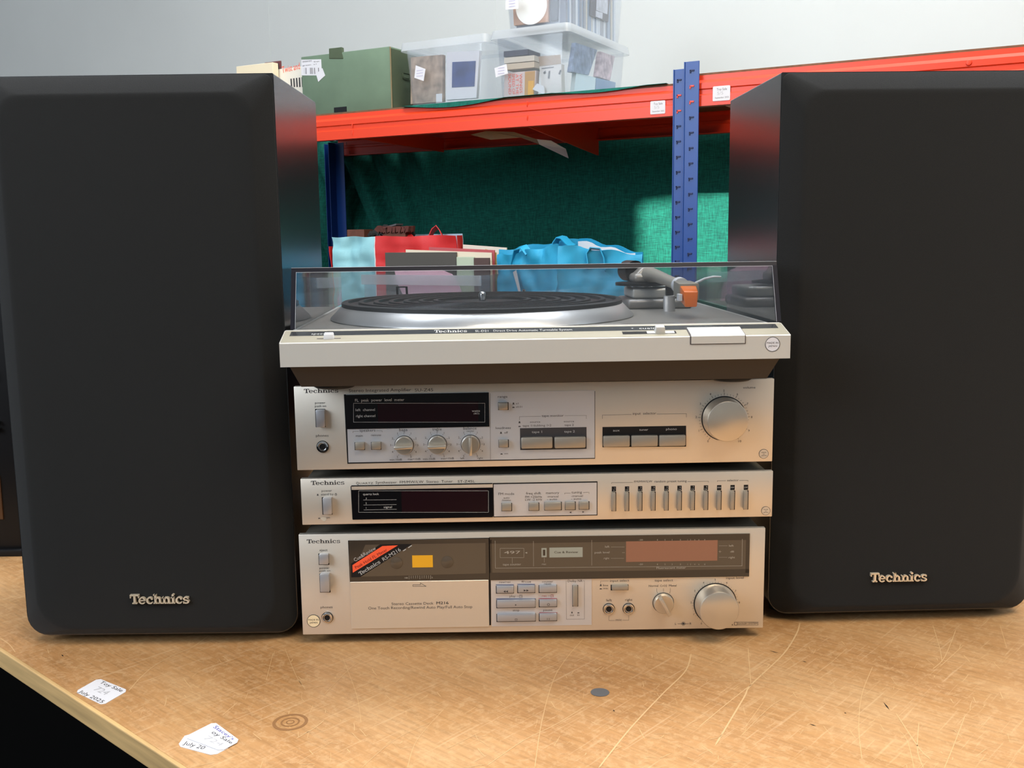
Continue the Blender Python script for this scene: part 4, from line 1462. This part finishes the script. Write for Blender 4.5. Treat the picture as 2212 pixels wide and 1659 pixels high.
def post(s0, s1, o, ztop, front=True, d=.030, first=.02):
    p = O('post', box(B(), s0, s1, o-.0022, o, FLOOR, ztop, .0006, 1), MT['blue_paint'], rk)
    yo = (o-.0022, o+d) if front else (o-d, o)
    O('post_flange', box(B(), s0, s0+.002, yo[0], yo[1], FLOOR, ztop, .0005, 1), MT['blue_paint'], p)
    O('post_lip', box(B(), s0, s0+.0022, o-.0042, o-.002, FLOOR, ztop, .0005, 1), MT['blue_paint'], p)
    if front:
        k = 0
        z = ztop-first
        while z > .20:
            red = ZB+.004 < z < ZB+.062
            OM('slot', rme if red else sme, p, ((s0+s1)/2+.001, o-.0022, z))
            z -= .0290
            k += 1
    return p


post(-.0235, -.0015, -.0035, .6910)
post(-.0010, .0290, -.0065, .7030, first=.017)
for s0, s1 in ((-1.18, -1.148), (1.148, 1.18)):
    post(s0, s1, -.002, .700, True)
    post(s0, s1, .402, .640, False)
post(-.0235, .004, .470, .640, False)
pl_ = post(-1.142, -1.110, .372, .640, False)
# green cloth: hangs behind the shelf and is drawn forward over it
cb = B()


def cloth_fn(u, v):
    s = -1.40+u*2.1
    z = .03+v*.625
    o = .425
    f = max(0, min(1, (-.80-s)/.25))
    sl_ = s+.28*(1-v)*-1                      # slanted folds at the left end
    o += f*.020*sin(sl_*62) + f*.010*sin(sl_*131+1) + .006*sin(s*9+z*4) + .004*fbm(s*6, z*6, 3)
    g = max(0, min(1, (s-.02)/.12))*max(0, (v-.55)/.45)
    o += g*.012*sin((s+z)*70)
    return (s, o, z)


sheet(cb, cloth_fn, 210, 50)
sheet(cb, lambda u, v: (-1.40+u*2.1, .43-.0*v+.012*v, .655+v*.014), 40, 1)
cu, _ = thing('green_cloth', 'dark green cloth hanging behind the rack shelves with a sunlit patch', 'cloth', RP, RYAW)
O('hanging_cloth', cb, MT['cloth'], cu, 60)
fb = B()


def over_fn(u, v):
    s = -.66+u*.62
    d = max(0, sin((s+.66)/.26*pi))*.020 if s < -.40 else (max(0, sin((s+.285)/.20*pi))*.012 if -.285 < s < -.085 else 0)
    if v < .9:
        return (s, .36-v/.9*.356, SH+.0012)
    return (s, .004-.005*(v-.9)/.1, SH+.0012-max(0, d*.55)*(v-.9)/.1)


sheet(fb, over_fn, 62, 20, .0009)
O('shelf_cloth', fb, MT['cloth'], cu, 60)

# price stickers on the beam
for (x0, y0, x1, y1, o, lab) in ((1405, 219, 1437, 245, -.0006, 'small white price sticker on the red beam on the clear boxes side of the posts'),
                                 (1540, 187, 1577, 216, -.0006, 'small white price sticker on the red beam between the blue post and a loudspeaker')):
    r, _ = thing('price_sticker', lab, 'price label', RP, RYAW)
    a, c = RF.hit(x0, y0, 'y', o), RF.hit(x1, y1, 'y', o)
    O('label_sheet', prism(B(), rrect(a.x, c.x, c.z, a.z, .002, 3), 'y', o-.0003, o), MT['paper'], r)
    q = Print(RF, (0, 0, 1), o-.0003, .0001)
    w, h = x1-x0, y1-y0
    q.t('Toy Sale', x0+w*.22, x1-w*.18, y0+h*.30, h*.18).t('September 2025', x0+w*.12, x1-w*.08, y1-h*.10, h*.12)
    q.done('label_lettering', MT['ink'], r)
    q = Print(RF, (0, 0, 1), o-.0003, .0001)
    q.t('5/5', x0+w*.25, x0+w*.6, y0+h*.62, h*.24)
    q.done('pencil_price', MT['pencil'], r)

# ------------------------------------------------------------------ things on the top shelf
RH = SH+.0022


def rhit(px, py, o):
    return RF.hit(px, py, 'y', o)


def rthing(name, label, cat, s, o, z, yaw=0.0, group=None):
    """thing standing in the rack"""
    return thing(name, label, cat, rack_pt(s, o, z), RYAW+yaw, group)


# green record box
gx, F = rthing('record_box', 'worn dark green record box with a white barcode label', 'box', -.961, .022, SH)
Wg, Hg, Dg = .257, .138, .19
gbx = O('body', box(B(), 0, Wg, 0, Dg, 0, Hg, .002, 2), MT['green_box'], gx, 40)
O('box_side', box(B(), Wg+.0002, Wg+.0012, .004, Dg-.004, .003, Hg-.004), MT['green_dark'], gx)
wl = B()
box(wl, Wg-.0008, Wg+.0022, -.0010, .0012, .001, Hg-.001, .0006)
box(wl, .002, Wg, -.0006, .0008, .0002, .0012)
O('worn_edge', wl, MT['worn'], gx, label='frayed tan corner')
O('lid_tab', hexa(B(), [(.084, -.001, Hg-.012), (.126, -.001, Hg-.016), (.126, .004, Hg-.016), (.084, .004, Hg-.012), (.083, .001, Hg+.012), (.121, .001, Hg+.012), (.124, .006, Hg+.010), (.083, .006, Hg+.012)], .0015), MT['green_dark'], gx, label='torn tab standing up')
O('finger_hole', box(B(), .093, .130, -.0006, .003, .003, .0145), MT['black'], gx, label='dark slot near the bottom edge')
O('side_notch', box(B(), Wg-.001, Wg+.0022, .045, .075, .072, .086, .004), MT['green_dark'], gx)
q = Print(F, (0, 0, 1), 0, .0004)
q.poly([(651, 129), (694, 128), (696, 163), (651, 163)])
bl_ = q.done('barcode_label', MT['paper'], gx, 'white barcode label')
q = Print(F, (0, 0, 1), 0, .0006)
random.seed(3)
x = 657.0
while x < 689:
    w_ = random.choice((.5, .8, 1.3, 1.8))
    if not 662 < x < 669:
        q.rect(x, 146.5, x+w_, 160)
    x += w_+random.choice((.5, .8, 1.2))
q.t('SINGLES BOX', 654, 674, 135, 3).t('45 rpm', 678, 690, 135, 3).t('green  x1', 654, 684, 143, 2.5)
q.done('barcode_print', MT['ink'], bl_)
q = Print(F, (0, 0, 1), 0, .0008)
q.poly([(683, 160), (697, 147), (703, 163), (688, 177)])
q.done('price_tag', MT['paper'], gx, 'small tilted price label')

# records and books left of it
def card(name, label, cat, s0, s1, z0, z1, o, th, m, group=None, yaw=0.0):
    r, F_ = rthing(name, label, cat, s0, o, z0, yaw, group)
    O('cover', box(B(), 0, s1-s0, 0, th, 0, z1-z0, .0006, 1), m, r)
    return r, F_


r, F = card('record_sleeve', 'cream record sleeve lettered Twist and in red beside the green box', 'record', rhit(592, 150, .055).x, -.964, SH, .790, .055, .004, mat('pale_cream_sleeve', (.74, .70, .60), .6))
q = Print(F, (0, 0, 1), 0, .0004)
vs_, fs_ = text_mesh('Twist and S')
slanted(q, 'Twist and S', (610, 158), (656, 147), 8)
q.done('title', MT['red_label'], r)
q = Print(F, (0, 0, 1), 0, .0004)
q.poly([(591, 139), (602, 136), (604, 149), (593, 152)])
for k in range(5):
    q.line([(629+k*6, 172-k*.8), (630+k*6, 186)], 2.2)
q.done('sleeve_print', MT['ink'], r)
card('old_book', 'old yellowed book on the shelf showing above a loudspeaker', 'book', rhit(510, 141, .03).x, rhit(589, 141, .03).x, SH, rhit(550, 139, .03).z, .03, .02, MT['cream_paper'])
card('record_sleeve', 'dark red record sleeve leaning behind the yellowed book', 'record', rhit(571, 134, .12).x, rhit(606, 134, .12).x, SH, rhit(590, 133, .12).z, .12, .004, mat('maroon_sleeve', (.13, .03, .03), .6))


# clear plastic boxes
def clear_box(label, s0, s1, z, h, o0, o1):
    r, F_ = rthing('clear_plastic_box', label, 'box', s0, o0, z, 0, 'clear plastic storage boxes on the red shelf')
    w, d = s1-s0, o1-o0
    t = .0016
    ins = .010                                # walls taper towards the bottom
    lo = rrect(ins, w-ins, ins, d-ins, .012, 5)
    hi = rrect(0.002, w-.002, .002, d-.002, .012, 5)
    lo2 = rrect(ins+t, w-ins-t, ins+t, d-ins-t, .0105, 5)
    hi2 = rrect(.002+t, w-.002-t, .002+t, d-.002-t, .0105, 5)
    bm = B()
    R = [[bm.verts.new((x, y, zz)) for x, y in ring_] for ring_, zz in ((lo, 0), (hi, h-.012), (hi2, h-.012), (lo2, t))]
    n = len(lo)
    for a, b in zip(R, R[1:]):
        for i in range(n):
            bm.faces.new((a[i], a[(i+1) % n], b[(i+1) % n], b[i]))
    bm.faces.new(R[0])
    bm.faces.new(R[3])
    O('tub', bm, MT['clear'], r, 40)
    bm = B()
    a = rrect(-.008, w+.008, -.008, d+.008, .014, 5)
    b = rrect(-.005, w+.005, -.005, d+.005, .013, 5)
    a2 = rrect(-.0062, w+.0062, -.0062, d+.0062, .0125, 5)
    b2 = rrect(-.003, w+.003, -.003, d+.003, .0115, 5)
    R = [[bm.verts.new((x, y, zz)) for x, y in ring_] for ring_, zz in ((a2, h-.018), (a, h-.018), (b, h), (b2, h-.0018), (a2, h-.0165))]
    for p, q_ in zip(R[:3], R[1:3]):
        for i in range(n):
            bm.faces.new((p[i], p[(i+1) % n], q_[(i+1) % n], q_[i]))
    bm.faces.new(R[2])
    for v in R[3]+R[4]:
        bm.verts.remove(v)
    O('lid', bm, MT['clear_lid'], r, 40, 'milky clip-on lid')
    return r, F_


clear_box('clear plastic box holding a framed blue picture and a brown one', -.668, -.456, RH, .138, .022, .19)
clear_box('clear plastic box of cassettes standing next to the blue posts, supporting another box', -.436, -.262, RH, .140, .022, .350)
clear_box('topmost clear plastic box full of CD cases', -.418, -.266, RH+.1405, .150, .026, .352)


def flatcard(name, label, cat, px, o, th, m, group=None, plane='y'):
    """thin card or case whose front quad is measured; plane y = facing the shelf front, x = facing its end"""
    P = [RF.hit(x, y, plane, o) for x, y in px]
    zmin = min(p.z for p in P)
    c = sum(P, V())/len(P)
    r, F_ = rthing(name, label, cat, c.x, c.y, zmin, 0, group)
    off = V((c.x, c.y, zmin))
    d = V((0, th, 0)) if plane == 'y' else V((-th, 0, 0))
    Q = [p-off for p in P]
    O('case', hexa(B(), [*Q, *[p+d for p in Q]]), m, r)
    return r, F_


def cardprint(r, quads, m, o, plane='y', name='print', lift=.0006):
    bm = B()
    loc = r.location
    for px in quads:
        P = [RF.hit(x, y, plane, o-lift if plane == 'y' else o+lift) for x, y in px]
        inv = Matrix.Rotation(-RYAW, 3, 'Z') @ (V(loc)-RP)
        bm.faces.new([bm.verts.new(p-inv) for p in P])
    return O(name, bm, m, r)


# contents of the first box
r, _ = flatcard('picture_card', 'brown picture card inside a clear box beside the framed blue one', 'card', [(887, 225), (956, 219), (956, 118), (887, 124)], .045, .012, mat('faded_brown_picture', (.36, .27, .20), .7, var=.45, vscale=45))
cardprint(r, [[(942, 203), (955, 202), (955, 220), (942, 221)]], MT['paper'], .045)
r, _ = flatcard('picture_card', 'white framed card with a dark blue picture inside a clear box', 'card', [(964, 216), (1029, 211.5), (1036, 109), (965, 113)], .045, .010, MT['paper'])
cardprint(r, [[(976, 189), (1025, 186.5), (1028, 131.5), (977, 134)]], mat('deep_blue_print', (.035, .06, .19), .5, var=.5, vscale=25), .045)
# second box: cassettes seen from the front
r, _ = flatcard('cassette_case', 'pale cassette case with red sideways lettering Wings at the Speed of Sound', 'cassette', [(1088, 213), (1155, 208), (1158, 152), (1090, 158)], .042, .016, mat('pale_pink_card', (.62, .52, .50), .6))
q = Print(RF, (0, 0, 1), .042, .0008)
for j, s_ in enumerate(('WINGS', 'AT THE', 'SPEED OF', 'SOUND')):
    vs, fs = text_mesh(s_)
    a, b = min(v[0] for v in vs), max(v[0] for v in vs)
    X, Z = q.at(1122.5-j*8.0, 164)
    k = .043/(b-a) if j else .040/(b-a)
    q.put([(X+y*.0095, Z+.004-(x-a)*k) for x, y in vs], fs)
bmx = q.bm
bmesh.ops.translate(bmx, verts=bmx.verts[:], vec=-(Matrix.Rotation(-RYAW, 3, 'Z') @ (V(r.location)-RP)))
O('lettering', bmx, MT['red_label'], r)
cardprint(r, [[(1133, 209), (1154, 208), (1156, 153), (1134, 155)]], mat('ochre_band', (.48, .26, .07), .6), .042, name='ochre_band')
cardprint(r, [[(1140, 209), (1152, 208), (1153, 174), (1141, 175)]], MT['yellow'], .042, name='yellow_patch', lift=.001)
flatcard('cassette_case', 'upper of two cassettes stacked on their sides, cream spine', 'cassette', [(1089, 137), (1154, 131), (1154, 119), (1089, 125)], .050, .06, mat('cream_spine', (.62, .56, .46), .6))
flatcard('cassette_case', 'lower of two cassettes stacked on their sides, tan spine', 'cassette', [(1092, 151), (1154, 145), (1154, 133), (1092, 138.5)], .048, .06, mat('tan_spine', (.56, .46, .33), .6))
flatcard('cassette_case', 'black cassette case lying on top of the cassette pile', 'cassette', [(1088, 123), (1140, 118), (1140, 106), (1088, 111)], .06, .06, mat('navy_case', (.02, .022, .05), .35))
r, _ = flatcard('cassette_case', 'grey cassette case with black playing card shapes and brown top', 'cassette', [(1172, 206), (1214, 202), (1212, 138), (1165, 143)], .046, .016, mat('grey_card', (.50, .48, .46), .6))
cardprint(r, [[(1166, 143), (1212, 138), (1211, 118), (1163, 122)]], mat('brown_card', (.27, .19, .12), .6), .046, name='brown_top')
cardprint(r, [[(1173, 157), (1178, 152), (1180, 158), (1176, 160)], [(1183, 170), (1185, 153), (1189, 153), (1187, 170)], [(1170, 147), (1196, 144), (1196, 146), (1170, 149)], [(1206, 160), (1210, 150), (1213, 152), (1210, 162)]], MT['ink'], .046)
flatcard('torn_tissue', 'crumpled white scrap of paper inside the box of cassettes', 'paper', [(1150, 193), (1160, 180), (1174, 186), (1176, 204)], .036, .003, MT['paper'])
# second box: cases seen through its end
SE = -.284
for px, m, lab in (([(1234, 155), (1272, 162), (1290, 108), (1244, 92)], mat('blue_grey_sleeve', (.16, .22, .34), .5, var=.5, vscale=60), 'blue grey CD case with pale pattern leaning in the end of the clear box'),
                   ([(1290, 165), (1318, 174), (1328, 122), (1298, 111)], mat('pink_pattern_sleeve', (.50, .38, .44), .5, var=.5, vscale=70), 'pink patterned CD case standing upright in the end of the clear box'),
                   ([(1240, 202), (1284, 206), (1287, 168), (1245, 156)], mat('pale_blue_card', (.62, .76, .84), .6), 'pale blue card case low in the end of the clear box'),
                   ([(1287, 205), (1328, 200), (1330, 178), (1288, 168)], mat('mid_blue_case', (.14, .28, .50), .5), 'plain mid blue case low in the end of the clear box')):
    flatcard('cd_case', lab, 'CD case', px, SE+.001*len(lab) % .006, .010, m, None, 'x')
# third box: CDs in a row, one turned to the front
cdm = [mat('cd_spine_%s' % n_, c_, .25) for n_, c_ in (('white', (.62, .68, .76)), ('grey', (.30, .33, .38)), ('ivory', (.55, .52, .46)), ('blue', (.25, .33, .45)))]
ZC = RH+.1405+.0024
random.seed(8)
for k in range(27):
    me = bpy.data.meshes.new('case')
    bm = box(B(), 0, .118, 0, .0096, 0, .108, .0006, 1)
    bm.to_mesh(me)
    bm.free()
    me.materials.append(random.choice(cdm))
    r, _ = rthing('cd_case', 'thin CD case in the row standing in the topmost clear box', 'CD case', -.404+random.uniform(0, .003), .064+k*.0101, ZC, 0, 'CD cases in a row in the topmost clear box')
    OM('case', me, r)
r, _ = flatcard('cd_case', 'tan CD case with a large cream disc of painted glare facing the room in the topmost box', 'CD case', [(1110, 55), (1183, 47), (1187, -60), (1105, -55)], .052, .009, mat('tan_cover', (.45, .25, .15), .5, var=.3, vscale=30))
q = Print(RF, (0, 0, 1), .052, .0008)
q.disc(1148, 14, 34)  # disc of glare put into a near-white colour
bmesh.ops.translate(q.bm, verts=q.bm.verts[:], vec=-(Matrix.Rotation(-RYAW, 3, 'Z') @ (V(r.location)-RP)))
O('glare_disc', q.bm, mat('painted_glare_white', (.95, .92, .84), .5), r)
flatcard('cd_case', 'black CD case standing in the topmost box beside the tan one', 'CD case', [(1188, 46), (1203, 44), (1207, -60), (1190, -60)], .056, .009, mat('black_sleeve', (.02, .022, .03), .4))
r, _ = flatcard('cd_case', 'dark CD booklet with pale portrait panel at the end of the topmost box', 'CD case', [(1275, 33), (1314, 48), (1320, -40), (1278, -50)], -.2795, .002, mat('dark_booklet', (.05, .045, .07), .4), None, 'x')
cardprint(r, [[(1287, 36), (1301, 41), (1302, 28), (1287, 23)], [(1288, 22), (1312, 31), (1315, -30), (1290, -36)]], mat('pale_panel', (.55, .58, .66), .5, var=.25, vscale=60), -.2795, 'x')
# stickers on the boxes
for px, o, lab in (([(895, 168), (915, 175), (919, 149), (898, 141)], .0195, 'tilted white price sticker on the box with the framed picture'),
                   ([(1071, 167), (1097, 159), (1094, 138), (1068, 147)], .0175, 'tilted white price sticker on the box of cassettes'),
                   ([(1092, 21), (1120, 19), (1120, -5), (1092, -3)], .0215, 'white price sticker on the topmost box of CDs')):
    r, _ = flatcard('price_sticker', lab, 'price label', px, o, .0005, MT['paper'])
    cx, cy = sum(p[0] for p in px)/4, sum(p[1] for p in px)/4
    cardprint(r, [[(cx-7, cy+d+1), (cx+7, cy+d-1), (cx+7, cy+d-2), (cx-7, cy+d)] for d in (-6, 0, 6)], mat('faint_blue_print', (.45, .43, .62), .7), o, name='label_lettering')

# torn paper hanging under the shelf
r, F = rthing('torn_paper', 'torn white paper strip hanging under the red shelf', 'paper', -.40, .12, .600)
pb = B()
P = [RF.hit(x, y, 'y', o) for x, y, o in ((1125, 297, .10), (1165, 312, .13), (1228, 342, .20), (1222, 322, .20), (1190, 304, .15), (1160, 301, .12))]
off = V((-.40, .12, .600))
lo = [pb.verts.new(p-off) for p in P]
hi = [pb.verts.new(p-off+V((0, .0008, .0006))) for p in P]
pb.faces.new(lo)
pb.faces.new(hi)
for i in range(6):
    pb.faces.new((lo[i], lo[(i+1) % 6], hi[(i+1) % 6], hi[i]))
O('strip', pb, MT['paper'], r)
pb = B()
P = [RF.hit(x, y, 'y', o) for x, y, o in ((1016, 291, .06), (1060, 302, .08), (1125, 297, .10), (1165, 312, .13), (1160, 301, .12), (1110, 285, .08), (1050, 283, .06))]
pb.faces.new([pb.verts.new(p-off) for p in P])
O('brown_strip', pb, mat('brown_paper', (.30, .22, .14), .8), r)

# ------------------------------------------------------------------ bags and records on the lower shelf


def crumple(p, amt, sc=22, seed=0):
    return V(p)+V((.25*fbm(p[0]*sc+seed, p[1]*sc, p[2]*sc), fbm(p[0]*sc, p[1]*sc+seed+7, p[2]*sc)*1.3, 0))*amt


r, F = rthing('shopping_bag', 'aqua and red woven shopping bag with red handles', 'bag', -.931, .071, LS)
hb = .325


def front(u0, u1, amt=.006):
    return lambda u, v: crumple(((u0+(u1-u0)*u), .0, v*(hb-.0012*sin(u*9+u0*30))), amt)


O('aqua_panel', sheet(B(), front(.006, .132, .008), 16, 30, .0015), MT['aqua'], r, 60, 'crumpled aqua panel')
O('white_piping', tube(B(), [crumple((.1335, -.001, v*hb/24), .006) for v in range(25)], .0014, 6), MT['bag_white'], r, 60)
O('red_panel', sheet(B(), front(.135, .362), 20, 30, .0015), MT['bag_red'], r, 60, 'red panel')
O('side_panel', sheet(B(), lambda u, v: crumple((-.004-.004*sin(v*7), u*.17, v*hb*.93), .005), 10, 20, .0015), MT['bag_red'], r, 60)
O('side_panel', sheet(B(), lambda u, v: crumple((.364, u*.022, v*hb), .003), 10, 20, .0015), MT['bag_red'], r, 60)
O('back_panel', sheet(B(), lambda u, v: crumple((-.004+u*.37, .172-.150*u, v*(hb+.004)), .004), 20, 20, .0015), mat('pale_blue_lining', (.42, .60, .72), .6), r, 60)
O('bag_bottom', prism(B(), [(0, .003), (.36, .003), (.36, .024), (0, .168)], 'z', 0, .003), MT['bag_red'], r)
O('inner_fold', sheet(B(), lambda u, v: crumple((.225+u*.13, .035-u*.025, .22+v*(.088+.016*u)), .003), 10, 8, .0015), MT['bag_red'], r, 60)
O('handle', ribbon(B(), [(.165, .02, hb-.01), (.185, .02, hb+.004), (.215, .022, hb+.004), (.24, .022, hb-.02), (.252, .020, hb-.06)], (0, .014, .010), .002), MT['bag_red'], r, 60)
O('handle', ribbon(B(), [(.255, .03, hb-.06), (.262, .03, hb-.02), (.280, .03, hb+.012), (.292, .03, hb+.020), (.302, .03, hb+.008), (.316, .03, hb-.022), (.324, .03, hb-.046), (.305, .028, hb-.040)], (.006, -.020, .008), .002), MT['bag_red'], r, 60)
# contents of the bag
for nm, lab, s0, s1, o0, z0, z1, m in (('wooden_block', 'reddish brown wooden block poking out of the shopping bag', -.915, -.862, .115, .33, .398, MT['wood_brown']),):
    rr_, _ = rthing(nm, lab, 'block', s0, o0, LS+.0045)
    O('block', box(B(), 0, s1-s0, 0, .04, 0, z1-LS-.0045, .002), m, rr_)
rr_, _ = rthing('folded_jacket', 'dark crumpled cloth stuffed in the top of the shopping bag', 'clothing', -.85, .112, LS+.0045)
O('cloth', sheet(B(), lambda u, v: (u*.12, v*.035, .330-LS+.056+.018*fbm(u*5, v*3, 1)-.012*abs(v-.5)), 24, 8, .006), mat('dark_grey_cloth', (.025, .024, .024), .8), rr_, 60)
O('fold', sheet(B(), lambda u, v: (.03+u*.06, v*.03-.004, .330-LS+.060+.012*u), 6, 4, .004), mat('grey_cloth', (.10, .10, .11), .7), rr_, 60)
O('support', box(B(), .01, .11, .003, .032, 0, .27), mat('dark_grey_filling', (.02, .02, .02), .9), rr_)
rr_, _ = rthing('brush', 'brown bristle brush lying on top of the shopping bag contents', 'brush', -.790, .075, LS+.0045)
O('bristles', sheet(B(), lambda u, v: (u*.085, v*.03, .384-LS+.0015*sin(u*40)+.004*fbm(u*9, v*5)), 30, 4, .014), mat('brown_bristle', (.10, .025, .018), .8, bump=.6, bscale=900), rr_, 60)
O('handle', box(B(), .01, .075, .004, .026, 0, .335), MT['wood_brown'], rr_)

# record crate
cr_, F = rthing('record_crate', 'clear plastic crate of record sleeves between the two bags', 'crate', -.752, -.040, LS)
bm = B()
for a in ((0, .308, 0, .002, 0, .238), (0, .308, .088, .090, 0, .238), (0, .002, 0, .09, 0, .238), (.306, .308, 0, .09, 0, .238), (0, .308, 0, .09, 0, .002)):
    box(bm, *a)
O('crate_walls', bm, MT['clear'], cr_)
bm = B()
box(bm, -.004, .312, -.006, 0, .216, .2385, .001)
box(bm, -.004, .312, .090, .094, .216, .2385, .001)
O('crate_rim', bm, MT['clear_lid'], cr_, label='milky crate rim')
SLV = (('dark grey record sleeve standing tallest in the clear crate', -.735, -.540, .3425, .022, MT['bag_grey'], 0),
       ('pale green record sleeve in the clear crate next to the dark grey one', -.536, -.490, .332, .016, MT['pale_green'], 0),
       ('brown record sleeve in the clear crate next to the blue bag', -.488, -.448, .330, .010, MT['brown_sleeve'], 0))
for lab, s0, s1, z1, o, m, yw in SLV:
    r, _ = rthing('record_sleeve', lab, 'record', s0, o, LS+.0024)
    O('cover', box(B(), 0, s1-s0, 0, .004, 0, z1-LS-.0024, .0006), m, r)
for lab, s0, s1, z1, o, m in (('cream edged record sleeve behind the dark grey one', -.68, -.452, .3465, .0275, mat('cream_edge', (.72, .64, .50), .6)),
                              ('dull red record sleeve behind the cream edged one', -.62, -.448, .3520, .0335, mat('dull_red_edge', (.42, .08, .09), .6)),
                              ('white record sleeve at the back of the clear crate', -.56, -.445, .3590, .085, mat('ivory_edge', (.75, .70, .60), .6)),
                              ('yellow and blue record sleeve beside the blue bag', -.475, -.448, .3465, .040, mat('mustard_edge', (.60, .42, .14), .6))):
    r, _ = rthing('record_sleeve', lab, 'record', s0, o, LS+.0024 if o < .07 else LS)
    O('cover', hexa(B(), [(0, 0, 0), (s1-s0, 0, 0), (s1-s0, .003, 0), (0, .003, 0), (0, 0, z1-LS), (s1-s0, 0, z1-LS-.008), (s1-s0, .003, z1-LS-.008), (0, .003, z1-LS)]), m, r)
# pink rounded sleeve leaning in front
r, F = rthing('pink_sleeve', 'pink sleeve with a rounded top standing in the clear crate', 'record', -.62, -.030, LS+.0024)
pts = [RF.hit(x, y, 'y', -.030) for x, y in ((852, 583), (862, 576), (900, 574), (950, 582), (975, 592), (988, 610), (1000, 640), (1005, 690), (890, 700), (872, 640), (858, 612))]
poly = [(p.x+.62, p.z-LS-.0024) for p in pts]
poly = [(x, max(0, z)) for x, z in poly]
poly[7] = (poly[7][0], 0)
poly[8] = (poly[8][0], 0)
O('cover', prism(B(), poly, 'y', 0, .003), MT['pink'], r)

# blue bag, a corner towards the room
r, F = rthing('shopping_bag', 'blue woven shopping bag with blue handles, in front of the sunlit cloth', 'bag', -.255, -.045, LS)
H1, Hc, H2 = .342-LS, .358-LS, .336-LS


def bluep(a, b, ha, hb_, amt, seed, bulge=.0):
    def fn(u, v):
        x = a[0]+(b[0]-a[0])*u
        y = a[1]+(b[1]-a[1])*u-bulge*sin(u*pi)
        return crumple((x, y, v*(ha+(hb_-ha)*u+.003*sin(u*14+seed))), amt, 26, seed)
    return fn


ca, cb_, cc, cdd = (-.178, .070), (0, 0), (.165, .055), (-.010, .130)
O('front_panel', sheet(B(), bluep(ca, cb_, H1-.008, Hc, .010, 1), 22, 26, .0015), MT['bag_blue'], r, 60)
O('front_panel', sheet(B(), bluep(cb_, cc, Hc, H2, .008, 5), 22, 26, .0015), MT['bag_blue'], r, 60)
O('back_panel', sheet(B(), bluep(cc, cdd, H2+.004, Hc+.014, .004, 9), 16, 16, .0015), MT['bag_blue'], r, 60)
O('back_panel', sheet(B(), bluep(cdd, ca, Hc+.012, H1+.004, .004, 12), 16, 16, .0015), MT['bag_blue'], r, 60)
O('lining', sheet(B(), bluep((.150, .052), (-.008, .118), H2+.002, Hc+.008, .002, 9), 12, 12), MT['bag_white'], r, 60, 'white inner lining')
O('bag_bottom', prism(B(), [ca, cb_, cc, cdd], 'z', 0, .002), MT['bag_blue'], r)
O('handle', ribbon(B(), [(-.135, .055, H1-.03), (-.12, .047, H1+.008), (-.10, .04, H1+.012), (-.085, .034, H1-.002)], (.008, .014, .008), .002), MT['bag_blue'], r, 60)
O('handle', ribbon(B(), [(-.062, .10, Hc-.03), (-.052, .10, Hc+.006), (-.044, .10, Hc+.016), (-.034, .10, Hc+.014), (-.022, .10, Hc+.002), (-.012, .10, Hc-.004)], (.006, .020, .004), .002), MT['bag_blue'], r, 60)
O('handle', ribbon(B(), [(.062, .018, Hc-.05), (.058, .017, Hc-.020), (.066, .018, Hc-.008), (.085, .024, Hc-.010), (.092, .028, Hc-.03), (.094, .028, Hc-.055)], (.004, -.016, .004), .002), MT['bag_blue'], r, 60)
O('care_tag', hexa(B(), [(-.108, .028, .205), (-.099, .024, .200), (-.099, .0245, .200), (-.108, .0285, .205), (-.118, .024, .245), (-.108, .020, .250), (-.108, .0205, .250), (-.118, .0245, .245)]), MT['paper'], r, label='small white tag on the bag')
